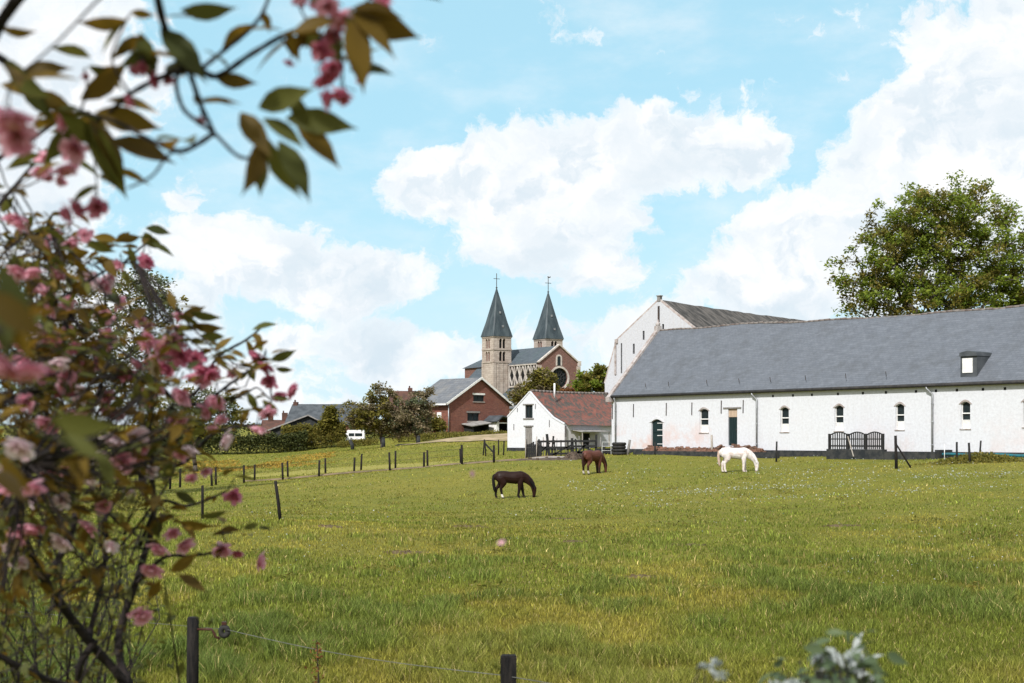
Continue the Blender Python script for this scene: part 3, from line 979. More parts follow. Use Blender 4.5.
MB().box(a - .15, b + .15, -.05, .03, d, d + .1).build('lintel', M['grey_wood'], do)
MB().box(-.04, G + .04, -.05, .08, 0, 0.52).box(G - .05, G + .05, .09, 2.05, 0, 0.5).box(G - .05, G + .05, 3.25, HL, 0, 0.5).build('plinth', M['tar'], house)
rf = MB()


def hroof(y):
    return [(-0.2, le[1] - 0.12), (ap[0], ap[1] + 0.04), (m1[0], m1[1] + 0.03), (m2[0], m2[1] + 0.03), (G + 0.28, re_[1] - 0.08)]


n_y = 26
prs = []
for (xa, z1), (xb, z2) in zip(hroof(0), hroof(0)[1:]):
    for k in range(6): prs.append((xa + (xb - xa) * k / 6, z1 + (z2 - z1) * k / 6))
prs.append(hroof(0)[-1])
o_ = len(rf.v); n_ = len(prs)
for j in range(n_y + 1):
    for (x, z) in prs:
        rf.v.append((x, 0.12 + (HL - 0.1) * j / n_y, z + random.uniform(-.025, .025) + 0.06 - 0.07 * math.sin(math.pi * j / n_y)))
for j in range(n_y):
    for k in range(n_ - 1):
        q = o_ + j * n_ + k
        rf.f.append((q, q + 1, q + n_ + 1, q + n_)); rf.m.append(0); rf.s.append(False)


def tile_mat():
    m, t, p, o = new_mat('pantiles')
    co = objco(t)
    s_ = t.n('ShaderNodeSeparateXYZ'); t.set(s_.inputs[0], co)
    c_ = t.n('ShaderNodeCombineXYZ'); t.set(c_.inputs[0], s_.outputs[1]); t.set(c_.inputs[1], s_.outputs[0])
    v = t.n('ShaderNodeTexVoronoi'); t.set(v.inputs['Vector'], c_.outputs[0]); v.inputs['Scale'].default_value = 4.6; v.inputs['Randomness'].default_value = 0.75
    s2 = t.n('ShaderNodeSeparateColor'); t.set(s2.inputs[0], v.outputs['Color'])
    n = t.noise(co, 0.8, 5, 0.6)
    f_ = t.ss(t.math('ADD', s2.outputs[0], t.math('MULTIPLY', t.math('SUBTRACT', n, 0.5), 0.45)), 0.42, 0.55)
    red = t.mix(s2.outputs[1], (0.190, 0.066, 0.046), (0.120, 0.050, 0.038))
    drk = t.mix(s2.outputs[2], (0.050, 0.050, 0.042), (0.095, 0.055, 0.045))
    t.set(p.inputs['Base Color'], t.mix(f_, drk, red))
    p.inputs['Roughness'].default_value = 0.85
    bumped(t, p, v.outputs['Distance'], 0.8, 0.04)
    return m


rf.build('roof', tile_mat(), house)
ro = [o for o in house.children if o.name.startswith('roof')][0]
rt = MB()
for i in range(22): rt.tube([(ap[0], 0.15 + i * .455, ap[1] + .1 + random.uniform(-.01, .02) - .07 * math.sin(math.pi * i / 22)), (ap[0], .57 + i * .455, ap[1] + .1 - .07 * math.sin(math.pi * i / 22))], .12, 8)
rt.build('ridge_tiles', M['ridge'], ro)
vg = MB()
for (xa, z1), (xb, z2) in zip(hprof, hprof[1:]): vg.bar((xa, 0.03, z1 + .03), (xb, 0.03, z2 + .03), .1, .16, up=(0, 1, 0))
vg.build('verge', M['wash_house'], house)
MB().tube([(ap[0] + 1.1, 1.9, ap[1] - .5), (ap[0] + 1.1, 1.9, ap[1] + .75)], .075).build('flue', M['white_paint'], house)
MB().tube([(G + .12, .02, re_[1] - .1), (G + .12, .02, .1)], .055).build('downpipe', M['iron'], house)
MB().box(G - .1, G - .04, 2.12, 3.18, .12, 1.73).build('door', M['void'], house)
pc = MB()
pc.box(G + .01, G + 1.2, .9, 4.5, 1.98, 2.04, rot=Matrix.Rotation(R(7), 3, 'Y'), piv=(G, 3, 2.05))
po = pc.build('porch', M['sheet'], house)
for y in (1.0, 4.4): MB().bar((G + 1.1, y, 0), (G + 1.1, y, 1.80), .07).build('post', M['pale_wood'], po)
for px, y0, y1 in ((514, 424, 430), (535.5, 404, 409), (549.5, 420, 427), (517.5, 408, 412)):
    t, z1 = hp(px, y0); z0_ = hp(px, y1)[1]
    MB().bar((t, -.02, z0_), (t, -.02, z1), .04).build('wall_anchor', M['iron'], house)

# ------------------------------------------------------------------ brick farm
fl = P(448, 433, 180); fl.z -= 0.25
fr_ = P(509.4, 433, 188); fr_.z = fl.z
fu = (fr_ - fl).normalized(); FW = (fr_ - fl).length
farm = thing('house', 'red brick farm building with grey slate roof and white bargeboards', 'house', fl, math.atan2(fu.y, fu.x))
fp = plane_solver(fl, fu)
fap = fp(480, 378.3); fle = fp(448, 401.5); fre = fp(509.3, 401.5)
FLn = 7.2
fw1 = [fp(473.3)[0], fp(484)[0], fp(478, 401.5)[1], fp(478, 395)[1], 0]
fw2 = [fp(467.4)[0], fp(479)[0], fp(473, 421)[1], fp(473, 413)[1], 0]
fdr = [fp(489)[0], fp(500)[0], .2, fp(495, 418)[1], 0]
mb = MB()
wall(mb, [(0, fle[1]), (fap[0], fap[1]), (FW, fle[1])], [fw1, fw2, fdr], 0, 0, .2)
mb.face([(0, FLn, 0), (0, 0, 0), (0, 0, fle[1]), (0, FLn, fle[1])])
mb.face([(FW, 0, 0), (FW, FLn, 0), (FW, FLn, fle[1]), (FW, 0, fle[1])])
mb.face([(FW, FLn, 0), (0, FLn, 0), (0, FLn, fle[1]), (fap[0], FLn, fap[1]), (FW, FLn, fle[1])])
mb.build('wall', M['brick'], farm)
for h in (fw1, fw2):
    a, b, c, d, r = h
    w = MB()
    for q in ((a, a + .08, c, d), (b - .08, b, c, d), ((a + b) / 2 - .03, (a + b) / 2 + .03, c + .08, d - .08), (a + .08, b - .08, c, c + .08), (a + .08, b - .08, d - .08, d)): w.box(q[0], q[1], .08, .15, q[2], q[3])
    wo = w.build('window', M['dark_wood'], farm)
    MB().box(a, b, .155, .19, c, d).build('pane', M['glass'], wo)
    MB().box(a - .15, b + .15, -.05, .07, d + .005, d + .24).build('lintel', M['white_wood' if h is fw1 else 'grey_wood'], wo)
    MB().box(a - .1, b + .1, -.08, .07, c - .12, c - .005).build('sill', M['concrete'], wo)
MB().box(fdr[0], fdr[1], .15, .19, fdr[2], fdr[3]).build('door', M['void'], farm)
rm = MB()
for (xa, z1, xb, z2) in ((-.55, fle[1] - .28, fap[0], fap[1] + .1), (FW + .45, fle[1] - .28, fap[0], fap[1] + .1)):
    o = len(rm.v)
    for yy in (-.3, FLn + .3):
        for (x, z) in ((xa, z1), (xb, z2), (xb, z2 - .14), (xa, z1 - .14)): rm.v.append((x, yy, z))
    for q in ((0, 1, 5, 4), (1, 2, 6, 5), (2, 3, 7, 6), (3, 0, 4, 7), (0, 3, 2, 1), (4, 5, 6, 7)):
        rm.f.append(tuple(o + i for i in q)); rm.m.append(0); rm.s.append(False)
rm.build('roof', M['farm_slate'], farm)
MB().bar((-.5, -.34, fle[1] - .33), (fap[0], -.34, fap[1] + .03), .07, .26, up=(0, 0, 1)).bar((fap[0], -.34, fap[1] + .03), (FW + .42, -.34, fle[1] - .3), .07, .26).bar((-.62, -.3, fle[1] - .36), (-.62, FLn, fle[1] - .36), .1, .2).build('bargeboard', M['white_wood'], farm)
MB().tube([(.0, -.1, fle[1] - .4), (.0, -.1, .1)], .07).build('downpipe', M['zinc'], farm)
MB().box(-.06, .02, 1.2, 2.0, 2.2, 2.9).build('window', M['white_wood'], farm)
MB().box(-.06, .02, 5.2, 6.2, 2.2, 3.1).build('window', M['white_wood'], farm)
# lean-to and porch in front of the brick farm
x0, x1 = fp(463)[0], fp(480.5)[0]
lt = MB()
lt.box(x0 + .15, x0 + .3, -1.7, -.05, 0, 1.25).box(x1 - .3, x1 - .15, -1.7, -.05, 0, 1.35).box(x0 + .3, x1 - .3, -.45, -.1, 0, 1.3)
lto = lt.build('lean_to', M['dark_wood'], farm)
MB().box(x0 - .3, x1 + .1, -2.0, -.02, 1.42, 1.52, rot=Matrix.Rotation(R(-7), 3, 'Y') @ Matrix.Rotation(R(9), 3, 'X')).build('roof', M['sheet'], lto)
x0, x1 = fp(484)[0], fp(507)[0]
pr_ = MB().box(x0 + .1, x0 + .55, -2.2, -2.05, 0, 1.75).box(x0 + .1, x0 + .22, -2.04, -.05, 0, 1.75).box(x1 - .15, x1, -2.2, -.05, 0, 1.5).box(x0 + .1, x1, -2.2, -2.05, 1.5, 1.62)
pro = pr_.build('porch', M['white_wood'], farm)
MB().box(x0 + .6, x1 - .2, -.16, -.02, .05, 1.6).build('door', M['void'], pro)  # dark panel standing in for the porch's shaded interior
MB().prism([(x0 - .3, 1.75), (x0 + .9, 2.55), (x1 + .5, 1.85), (x1 + .5, 1.70), (x0 + .9, 2.38), (x0 - .2, 1.62)], -2.6, -.03).build('roof', M['dark_slate'], pro)
t_ = P(441.8, 433.5, 179)
mb = MB().box(-.42, .42, -.3, .3, 0, .62).box(-.46, .46, -.34, .34, .62, .70)
tag(mb.build('storage_box', M['white_paint'], None, (t_.x, t_.y, Hz(t_.x, t_.y) - .05)), 'white lidded box standing by the corner of the brick farm', 'box')

# ------------------------------------------------------------------ church on the hill
cr = R(34)
ca = Vector((math.cos(cr), math.sin(cr), 0))                    # along the fronts, left to right (and away)
cb = Vector((-math.sin(cr), math.cos(cr), 0))                   # along the nave, away to the left
tl = Vector((-3.16, 292.0, 0)); CZ = 4.6
church_mid = tl + ca * 6.5
church_mid.z = CZ
church = thing('church', 'stone and brick church on the hill with two spired towers and a rose window', 'church', church_mid, cr)
EZ = EYE - CZ                                                    # eye height in church coordinates
ts = 2.17
ztop = 20.8 + EZ
for sx in (-1, 1):
    cx = 6.5 * sx
    bell = []
    mb = MB()
    lv = [0, ztop - 9.2, ztop - 4.6, ztop]
    for (o_, ax) in (((cx - ts, -ts), 'f'), ((cx - ts, ts), 'l'), ((cx + ts, -ts), 'r')):
        pass
    hs = []
    for z in (ztop - 2.5, ztop - 5.1):
        for s in (-.42, .42):
            hs.append((ts + s - .36, ts + s + .36, z, z + 2.0, .36))
    fw = MB(); wall(fw, [(0, ztop), (2 * ts, ztop)], hs, 0, 0, .35)
    for fc in fw.f:
        mb.face([(cx - ts + fw.v[i][0], -ts + fw.v[i][1], fw.v[i][2]) for i in fc])
        mb.face([(cx - ts + fw.v[i][1], ts - fw.v[i][0], fw.v[i][2]) for i in fc])
    mb.face([(cx + ts, -ts, 0), (cx + ts, ts, 0), (cx + ts, ts, ztop), (cx + ts, -ts, ztop)])
    mb.face([(cx + ts, ts, 0), (cx - ts, ts, 0), (cx - ts, ts, ztop), (cx + ts, ts, ztop)])
    for z in (ztop - .3, ztop - 2.85, ztop - 5.45):
        for q in ((cx - ts - .12, cx + ts + .12, -ts - .12, -ts - .002), (cx - ts - .12, cx - ts - .002, -ts, ts), (cx + ts + .002, cx + ts + .12, -ts, ts)):
            mb.box(*q, z, z + .28)
    for (x, y) in ((-ts, -ts), (ts - .5, -ts)):
        mb.box(cx + x - .1, cx + x + .6, -ts - .1, -ts - .003, 0, ztop - 5.5)
    for y in (-ts + .003, ts - .5): mb.box(cx - ts - .1, cx - ts - .003, y, y + .5, 0, ztop - 5.5)
    for k in range(1, 4): mb.box(cx - ts + k * 1.08 - .15, cx - ts + k * 1.08 + .15, -ts - .08, -ts - .003, 2, ztop - 5.6)
    to = mb.build('tower', M['stone'], church)
    for (a, b, c, d, r) in hs:
        MB().box(cx - ts + a, cx - ts + b, -ts + .3, -ts + .34, c, d).build('belfry_opening', M['void'], to)
        MB().box(cx - ts + .3, cx - ts + .34, ts - b, ts - a, c, d).build('belfry_opening', M['church_brick'], to)
    # spire: four sides turning to eight
    sp = MB()
    zt2 = (30.7 if sx < 0 else 30.6) + EZ
    def ring(rad, z, k8):
        pts = []
        for i in range(8):
            c_ = .985 - .57 * k8
            q = ((1, c_), (c_, 1), (-c_, 1), (-1, c_), (-1, -c_), (-c_, -1), (c_, -1), (1, -c_))[i]
            pts.append((cx + q[0] * rad, q[1] * rad, z))
        return pts
    def lin(f): return (ts + .24) * (1 - f) + .10 * f
    rings = [ring(lin(f) , ztop - .05 + (zt2 - ztop) * f, k8) for f, k8 in ((0, 0), (.10, .04), (.30, .22), (1, .5))]
    for ra_, rb_ in zip(rings, rings[1:]):
        for i in range(8):
            j = (i + 1) % 8
            sp.face([ra_[i], ra_[j], rb_[j], rb_[i]])
    sp.face(list(reversed(rings[0])))
    so = sp.build('spire', M['spire_slate'], to)
    for (fx, fz, dx, dy) in ((.2, .18, 0, -1), (-.05, .47, 0, -1)):
        rr = (ts + .1) * (1 - fz)
        MB().box(cx + fx - .18, cx + fx + .18, -rr - .25, -rr + .5, ztop + (zt2 - ztop) * fz, ztop + (zt2 - ztop) * fz + .45).build('spire_hatch', M['zinc'], so)
    zc = zt2 - .1
    cm = MB().tube([(cx, 0, zc), (cx, 0, zc + 3.2)], .07, 6).tube([(cx - .75, 0, zc + 2.1), (cx + .75, 0, zc + 2.1)], .06, 6).tube([(cx, 0, zc + .1), (cx, 0, zc + .25), (cx, 0, zc + .4)], [.1, .24, .1], 8)
    if sx > 0: cm.prism([(cx - .1, zc + 3.2), (cx + .55, zc + 3.25), (cx + .6, zc + 3.6), (cx + .3, zc + 3.4), (cx - .15, zc + 3.55)], -.03, .03)
    cm.build('cross', M['iron'], so)
# nave: gable at y = -12.8, hip far behind
ga = -12.8
hw = 4.8
nap = 18.5 + EZ; nev = 15.2 + EZ
mb = MB()
rc = (0.15, (HOR - 378) * 285 / F + EZ); rr = 2.05
ang = [2 * math.pi * i / 32 for i in range(32)]
# gable face as a fan round the rose opening
outl = [(-hw, 0), (-hw, nev), (0, nap), (hw, nev), (hw, 0)]


def outline_hit(cx_, cz_, a):
    best = 1e9
    dx, dz = math.cos(a), math.sin(a)
    n = len(outl)
    for i in range(n):
        (x1, z1), (x2, z2) = outl[i], outl[(i + 1) % n]
        ex, ez = x2 - x1, z2 - z1
        den = dx * ez - dz * ex
        if abs(den) < 1e-9: continue
        t = ((x1 - cx_) * ez - (z1 - cz_) * ex) / den
        u_ = ((x1 - cx_) * dz - (z1 - cz_) * dx) / den
        if t > 0 and -1e-6 <= u_ <= 1 + 1e-6: best = min(best, t)
    return (cx_ + dx * best, cz_ + dz * best)


angs = sorted(set(ang + [math.atan2(z - rc[1], x - rc[0]) % (2 * math.pi) for x, z in outl]))
for i, a in enumerate(angs):
    b = angs[(i + 1) % len(angs)]
    p0 = (rc[0] + rr * math.cos(a), rc[1] + rr * math.sin(a)); p1 = (rc[0] + rr * math.cos(b), rc[1] + rr * math.sin(b))
    q0, q1 = outline_hit(*rc, a), outline_hit(*rc, b)
    mb.face([(p0[0], ga, p0[1]), (q0[0], ga, q0[1]), (q1[0], ga, q1[1]), (p1[0], ga, p1[1])])
    mb.face([(p0[0], ga, p0[1]), (p1[0], ga, p1[1]), (p1[0], ga + .5, p1[1]), (p0[0], ga + .5, p0[1])])
mb.face([(hw, ga, 0), (hw, 15, 0), (hw, 15, nev), (hw, ga, nev)])
mb.face([(-hw, 15, 0), (-hw, ga, 0), (-hw, ga, nev), (-hw, 15, nev)])
mb.face([(hw, 15, 0), (-hw, 15, 0), (-hw, 15, nev), (hw, 15, nev)])
mb.build('nave', M['church_brick'], church)
nave = [o for o in church.children if o.name.startswith('nave')][0]
rw = MB()
for i in range(32):
    a, b = ang[i], ang[(i + 1) % 32]
    def cpt(r_, t): return (rc[0] + r_ * math.cos(t), rc[1] + r_ * math.sin(t))
    rw.prism([cpt(rr - .02, a), cpt(rr + .36, a), cpt(rr + .36, b), cpt(rr - .02, b)], ga - .12, ga + .08)
rwo = rw.build('rose_window', M['trim_stone'], church)
MB().face([(rc[0] + rr * math.cos(a), ga + .45, rc[1] + rr * math.sin(a)) for a in ang]).build('pane', M['glass'], rwo)
tr = MB()
for i in range(12):
    a = math.pi * 2 * i / 12
    tr.bar((rc[0] + .55 * math.cos(a), ga + .3, rc[1] + .55 * math.sin(a)), (rc[0] + 1.98 * math.cos(a), ga + .3, rc[1] + 1.98 * math.sin(a)), .07, .12, up=(0, 1, 0))
    b = a + math.pi / 6
    for r_ in (.55, 1.3):
        tr.bar((rc[0] + r_ * math.cos(a), ga + .3, rc[1] + r_ * math.sin(a)), (rc[0] + r_ * math.cos(b), ga + .3, rc[1] + r_ * math.sin(b)), .07, .12, up=(0, 1, 0))
tr.build('tracery', M['gutter'], rwo)
aw = MB().box(-.75, -.42, ga - .1, ga + .1, nap - 4.0, nap - 2.5).box(.42, .75, ga - .1, ga + .1, nap - 4.0, nap - 2.5)
for i in range(8):
    a, b = math.pi * i / 8, math.pi * (i + 1) / 8
    aw.prism([(.42 * math.cos(a), nap - 2.5 + .42 * math.sin(a)), (.75 * math.cos(a), nap - 2.5 + .75 * math.sin(a)), (.75 * math.cos(b), nap - 2.5 + .75 * math.sin(b)), (.42 * math.cos(b), nap - 2.5 + .42 * math.sin(b))], ga - .1, ga + .1)
awo = aw.build('window', M['trim_stone'], church)
MB().box(-.42, .42, ga - .03, ga - .005, nap - 4.0, nap - 2.15).build('pane', M['glass'], awo)
cpn = MB().bar((-hw - .35, ga, nev - .15), (0, ga, nap + .22), .6, .26).bar((0, ga, nap + .22), (hw + .35, ga, nev - .15), .6, .26)
cpn.box(hw - .15, hw + .55, ga - .35, ga + .35, nev - .6, nev + .35).build('gable_coping', M['trim_stone'], church)
for x in (-hw, hw):
    MB().box(x - .4, x + .4, ga - .32, ga - .01, 0, nev - .7).build('buttress', M['stone'], church)
rm = MB()
zr_ = nap + .02
for sx in (-1, 1):
    e, i_ = sx * (hw + .4), 0.0
    A_, B_, C_, D_ = (e, ga + .25, nev - .3), (0, ga + .25, zr_), (0, 8.5, zr_), (e, 15.5, nev - .3)
    rm.face([A_, D_, C_, B_] if sx > 0 else [A_, B_, C_, D_])
rm.face([(hw + .4, 15.5, nev - .3), (-hw - .4, 15.5, nev - .3), (0, 8.5, zr_)])
rm.build('roof', M['church_slate'], church)
# gallery on the side of the nave that shows (x = -hw)
gz0, gz1 = nev - 4.6, nev - .55
gl = MB()
n = 5
y0g, y1g = ga + .6, -2.4
st = (y1g - y0g) / n
gl.box(-hw - .35, -hw - .005, y0g, y1g, gz1, gz1 + .3).box(-hw - .35, -hw - .005, y0g, y1g, gz0 - .3, gz0)
for i in range(n + 1):
    y = y0g + st * i
    gl.box(-hw - .3, -hw - .02, y - .09, y + .09, gz0, gz1)
for i in range(n):
    y = y0g + st * i
    zm = (gz0 + gz1) / 2
    for (ya, za1, yb, zb1) in ((y + .1, gz1, y + st / 2, gz1 - .0), (y + .12, zm, y + st / 2, gz1 - .1), (y + st / 2, gz1 - .1, y + st - .12, zm), (y + .12, zm, y + st / 2, gz0 + .1), (y + st / 2, gz0 + .1, y + st - .12, zm)):
        gl.bar((-hw - .16, ya, za1), (-hw - .16, yb, zb1), .2, .2, up=(1, 0, 0))
glo = gl.build('gallery', M['trim_stone'], church)
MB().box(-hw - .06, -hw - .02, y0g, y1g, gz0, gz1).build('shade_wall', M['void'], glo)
# side aisle with its lean-to roof, and a lower chapel
ai = MB().box(-hw - 5.2, -hw - .02, ga + 1.0, -2.3, 0, nev - 9.0)
ai.build('aisle', M['stone'], church)
MB().face([(-hw - 5.6, ga + .8, nev - 9.4), (-hw - .04, ga + .8, gz0 - .4), (-hw - .04, -2.2, gz0 - .4), (-hw - 5.6, -2.2, nev - 9.4)]).face([(-hw - 5.6, ga + .8, nev - 9.4), (-hw - .04, ga + .8, nev - 9.4), (-hw - .04, ga + .8, gz0 - .4)]).build('roof', M['church_slate'], church)
# low wing to the left of the towers
wg = MB().box(-hw - 2.0, -hw - .03, 2.3, 9.5, 0, nev - 2.6)
wg.build('wing', M['church_brick'], church)
MB().face([(-hw - 2.3, 2.3, nev - 2.6), (-hw - .02, 2.3, nev - .45), (-hw - .02, 10, nev - .45), (-hw - 2.3, 10, nev - 2.6)]).build('roof', M['church_slate'], church)
MB().box(-hw + .2, -hw + .9, 4.6, 5.3, nev - .2, nev + 2.2).build('chimney', M['church_brick'], church)

# ------------------------------------------------------------------ buildings beyond the hedge


def simple_house(name, label, cat, loc, rotz, L, Wd, ze, zr, wallm, roofm, chims=(), hips=0.0, wins=()):
    t = thing(name, label, cat, loc, rotz)
    mb = MB()
    wall(mb, [(0, ze), (L, ze)], wins, 0, 0, .15)
    mb.face([(0, Wd, 0), (0, 0, 0), (0, 0, ze), (0, Wd / 2, zr), (0, Wd, ze)])
    mb.face([(L, 0, 0), (L, Wd, 0), (L, Wd, ze), (L, Wd / 2, zr), (L, 0, ze)])
    mb.face([(L, Wd, 0), (0, Wd, 0), (0, Wd, ze), (L, Wd, ze)])
    mb.build('wall', wallm, t)
    for (a, b, c, d) in wins:
        MB().box(a, b, .1, .14, c, d).build('window', M['glass'], t)
    rm = MB()
    k = (zr - ze) / (Wd / 2)
    roof_sheet(rm, -.3, L + .3, (-.4, ze - .4 * k), (Wd / 2, zr + .05), 16, 5, .12, .03)
    roof_sheet(rm, -.3, L + .3, (Wd + .4, ze - .4 * k), (Wd / 2, zr + .05), 16, 5, .12, .03)
    r = rm.build('roof', roofm, t)
    for (x, h, w) in chims:
        MB().box(x, x + w, Wd / 2 - .35, Wd / 2 + .35, zr - .6, zr + h).box(x + .1, x + .3, Wd / 2 - .1, Wd / 2 + .1, zr + h, zr + h + .3).build('chimney', M['far_tile'], r)
    return t


g_ = ground(287, 196)
simple_house('house', 'house with a long dark slate roof beyond the hedge', 'house', (g_.x, g_.y, 2.4), R(-6), 10.6, 8, 2.6, 2.8 + (438 - 404.5) * 200 / F - 2.4, M['brick'], M['dark_slate'], ((-.1, .35, .6),))
g_ = ground(281, 178)
# black timber shed seen gable on
sh = thing('shed', 'low black timber shed with a shallow grey roof behind the hedge', 'shed', (ground(300, 172).x, 172, 2.2), R(8))
za_ = EYE + (HOR - 416) * 172 / F - 2.2
xs0, xs1, xm = (271 - 300) / F * 172, (322 - 300) / F * 172, (308 - 300) / F * 172
zl, zrr = za_ - 1.75, za_ - .9
MB().prism([(xs0, 0), (xs1, 0), (xs1, zrr), (xm, za_), (xs0, zl)], 0, 7).build('wall', M['tar'], sh)
MB().prism([(xs0 - .6, zl - .18), (xm, za_ + .02), (xs1 + .4, zrr - .12), (xs1 + .4, zrr + .02), (xm, za_ + .18), (xs0 - .6, zl)], -.4, 7.4).build('roof', M['sheet'], sh)
g_ = ground(262, 205)
simple_house('house', 'low brick house with a pair of chimneys behind the black shed', 'house', (g_.x, g_.y, 2.6), R(4), 4.6, 6, 1.2, 2.8 + (438 - 420) * 205 / F - 2.6, M['brick'], M['far_tile'], ((.6, .9, .7), (2.6, 1.1, .8)))
g_ = ground(393, 205)
simple_house('house', 'old house with an orange red tiled roof behind the orchard trees', 'house', (g_.x, g_.y, 3.0), R(10), 9.5, 8, 3.4, 2.8 + (438 - 391) * 208 / F - 3.0, M['brick'], M['far_tile'], ((2.6, .5, .6),))

# ------------------------------------------------------------------ trees
LEAF4 = ([(0, 0, 0), (0.5, .32, 0.06), (1, 0, -.04), (0.5, -.32, 0.06)], [(0, 1, 2, 3)])


def make_tree(name, label, cat, base, blobs, nclump, nleaf, lsize, csize, leafm, trunk_r, seed, group=None, trunkm=None, shell=0.55, stems=1, fork=0.35):
    """tapered trunk, limbs that reach for leaf clumps, and leaf sized faces round each clump"""
    g = np.random.default_rng(seed)
    t = thing(name, label, cat, base, 0, group)
    # clump centres
    C = []
    vol = np.array([b[3] * b[4] * b[5] for b in blobs]); vol = vol ** .6; vol = vol / vol.sum()
    while len(C) < nclump:
        b = blobs[g.choice(len(blobs), p=vol)]
        d = g.normal(size=3); d /= np.linalg.norm(d)
        r = g.uniform(shell ** 3, 1) ** (1 / 3) if g.random() < .75 else g.uniform(.1, 1)
        r *= 0.86 + 0.28 * float(vnoise(np.array([d[0] * 3 + 5]), np.array([d[2] * 3 + d[1] * 2 + 9]), seed)[0])
        c = np.array(b[:3]) + d * r * np.array(b[3:6])
        if c[2] > 0.15: C.append(c)
    C = np.array(C)
    # skeleton
    zmin = C[:, 2].min()
    ztop = np.percentile(C[:, 2], 70)
    th = max(zmin * 0.9, ztop * fork)
    nodes = [np.array([0, 0, -0.2])]; par = [-1]
    top = C[:, :2].mean(0) * .25
    for k in range(1, 5):
        s = k / 4
        nodes.append(np.array([top[0] * s + g.normal(0, .05), top[1] * s + g.normal(0, .05), th * s])); par.append(k - 1)
    trunk_top = len(nodes) - 1
    cen = nodes[trunk_top].copy()
    order = np.argsort(np.linalg.norm(C - cen, axis=1))
    tips = []
    for i in order:
        c = C[i]
        N = np.array(nodes)
        dist = np.linalg.norm(N - c, axis=1)
        dist += 0.55 * np.linalg.norm(N - cen, axis=1) * (np.linalg.norm(N - cen, axis=1) > np.linalg.norm(c - cen)) + np.where(N[:, 2] > c[2] + .3, 1.0, 0)
        if len(nodes) > trunk_top + 1: dist[:trunk_top - 1] += 100
        j = int(np.argmin(dist))
        a = nodes[j]; seg = c - a; L = np.linalg.norm(seg)
        k = max(1, int(L / (csize * 1.2)))
        k = min(k, 5)
        prev = j
        for q in range(1, k + 1):
            s = q / k
            p = a + seg * s
            p = p + np.array([0, 0, .12 * L * math.sin(math.pi * s)]) + (g.normal(0, .05 * L, 3) if q < k else 0)
            nodes.append(p); par.append(prev); prev = len(nodes) - 1
        tips.append(prev)
    w = np.zeros(len(nodes))
    for tp in tips: w[tp] += 1
    for i in range(len(nodes) - 1, 0, -1): w[par[i]] += w[i]
    rad = trunk_r * np.sqrt(np.maximum(w, 1) / w[0]) * .95
    rad[:trunk_top + 1] = [trunk_r * (1.35 - .4 * i / trunk_top) if i == 0 else trunk_r * (1 - .12 * i / trunk_top) for i in range(trunk_top + 1)]
    tm = MB()
    for i in range(1, len(nodes)):
        r0, r1 = min(rad[par[i]], rad[i] * 1.25), rad[i]
        if i <= trunk_top: r0 = rad[par[i]]
        tm.tube([nodes[par[i]], nodes[i]], [float(r0), float(r1)], 9 if i <= trunk_top else 5)
    tm.build('trunk', trunkm or M['bark'], t)
    # leaves
    n = nclump * nleaf
    ci = np.repeat(np.arange(nclump), nleaf)
    sc = csize * g.uniform(.6, 1.25, nclump)[ci]
    d = g.normal(size=(n, 3)); d /= np.linalg.norm(d, axis=1)[:, None]
    pos = C[ci] + d * (sc * g.uniform(.0, 1, n) ** .55)[:, None] * np.array([1, 1, .72])
    rot = rand_rot(n, .9, g)
    v, f = scatter(*LEAF4, pos, rot, lsize * g.uniform(.6, 1.3, n))
    mats = leafm if isinstance(leafm, list) else [leafm]
    cr_ = mesh_arrays('crown', v, f, mats, t)
    if len(mats) > 1:
        pick = g.integers(0, len(mats), nclump)[ci]
        cr_.data.polygons.foreach_set('material_index', pick.astype(np.int32))
    return t


# the big tree behind the barn: px 825-1050, rows 180-330
bt = Vector(((945 - 512) / F * 122, 122, 2.0))
k = 122 / F


def bl(px, py, rx, ry, d, base, dy=0.0):
    return ((px - 512) / F * d - base.x, dy, EYE + (HOR - py) / F * d - base.z, rx / F * d, rx / F * d * .9, ry / F * d)


make_tree('tree', 'big green broadleaf tree rising behind the long slate roof', 'tree', bt,
          [bl(945, 250, 85, 66, 122, bt), bl(880, 275, 52, 45, 122, bt), bl(1015, 275, 60, 55, 122, bt), bl(960, 215, 55, 36, 122, bt), bl(945, 300, 100, 40, 122, bt), bl(915, 228, 45, 38, 122, bt), bl(1060, 300, 50, 45, 122, bt)],
          820, 72, 0.30, .92, [M['leaf_big'], M['leaf_big'], M['leaf_olive']], .62, 11, None, None, .30)
# orchard trees in the middle distance
for (px, d, lab, bs, mats, sd, lean) in (
        (383, 150, 'round orchard tree with greenish crown and dark guard round its trunk', [(370, 414, 27, 19), (382, 399, 17, 14), (362, 416, 16, 12), (382, 426, 12, 9)], [M['leaf_olive'], M['leaf_blossom']], 21, 0),
        (418.5, 150, 'spreading orchard tree with pale blossom nearest the brick farm', [(406, 417, 22, 18), (418, 408, 16, 17), (428, 396, 8, 9), (393, 426, 16, 11), (418, 428, 12, 9)], [M['leaf_blossom'], M['leaf_blossom'], M['leaf_grey']], 22, 0)):
    b_ = ground(px, d)
    make_tree('orchard_tree', lab, 'tree', b_, [bl(x, y, rx, ry, d, b_) for x, y, rx, ry in bs], 165, 54, .28, .60, mats, .2, sd, 'trees in the old orchard')
    ob = MB().tube([(0, 0, -.1), (0.03, 0, 1.05)], [.42, .36], 10)
    og = [o for o in COL.objects if o.name.startswith('orchard_tree')][-1]
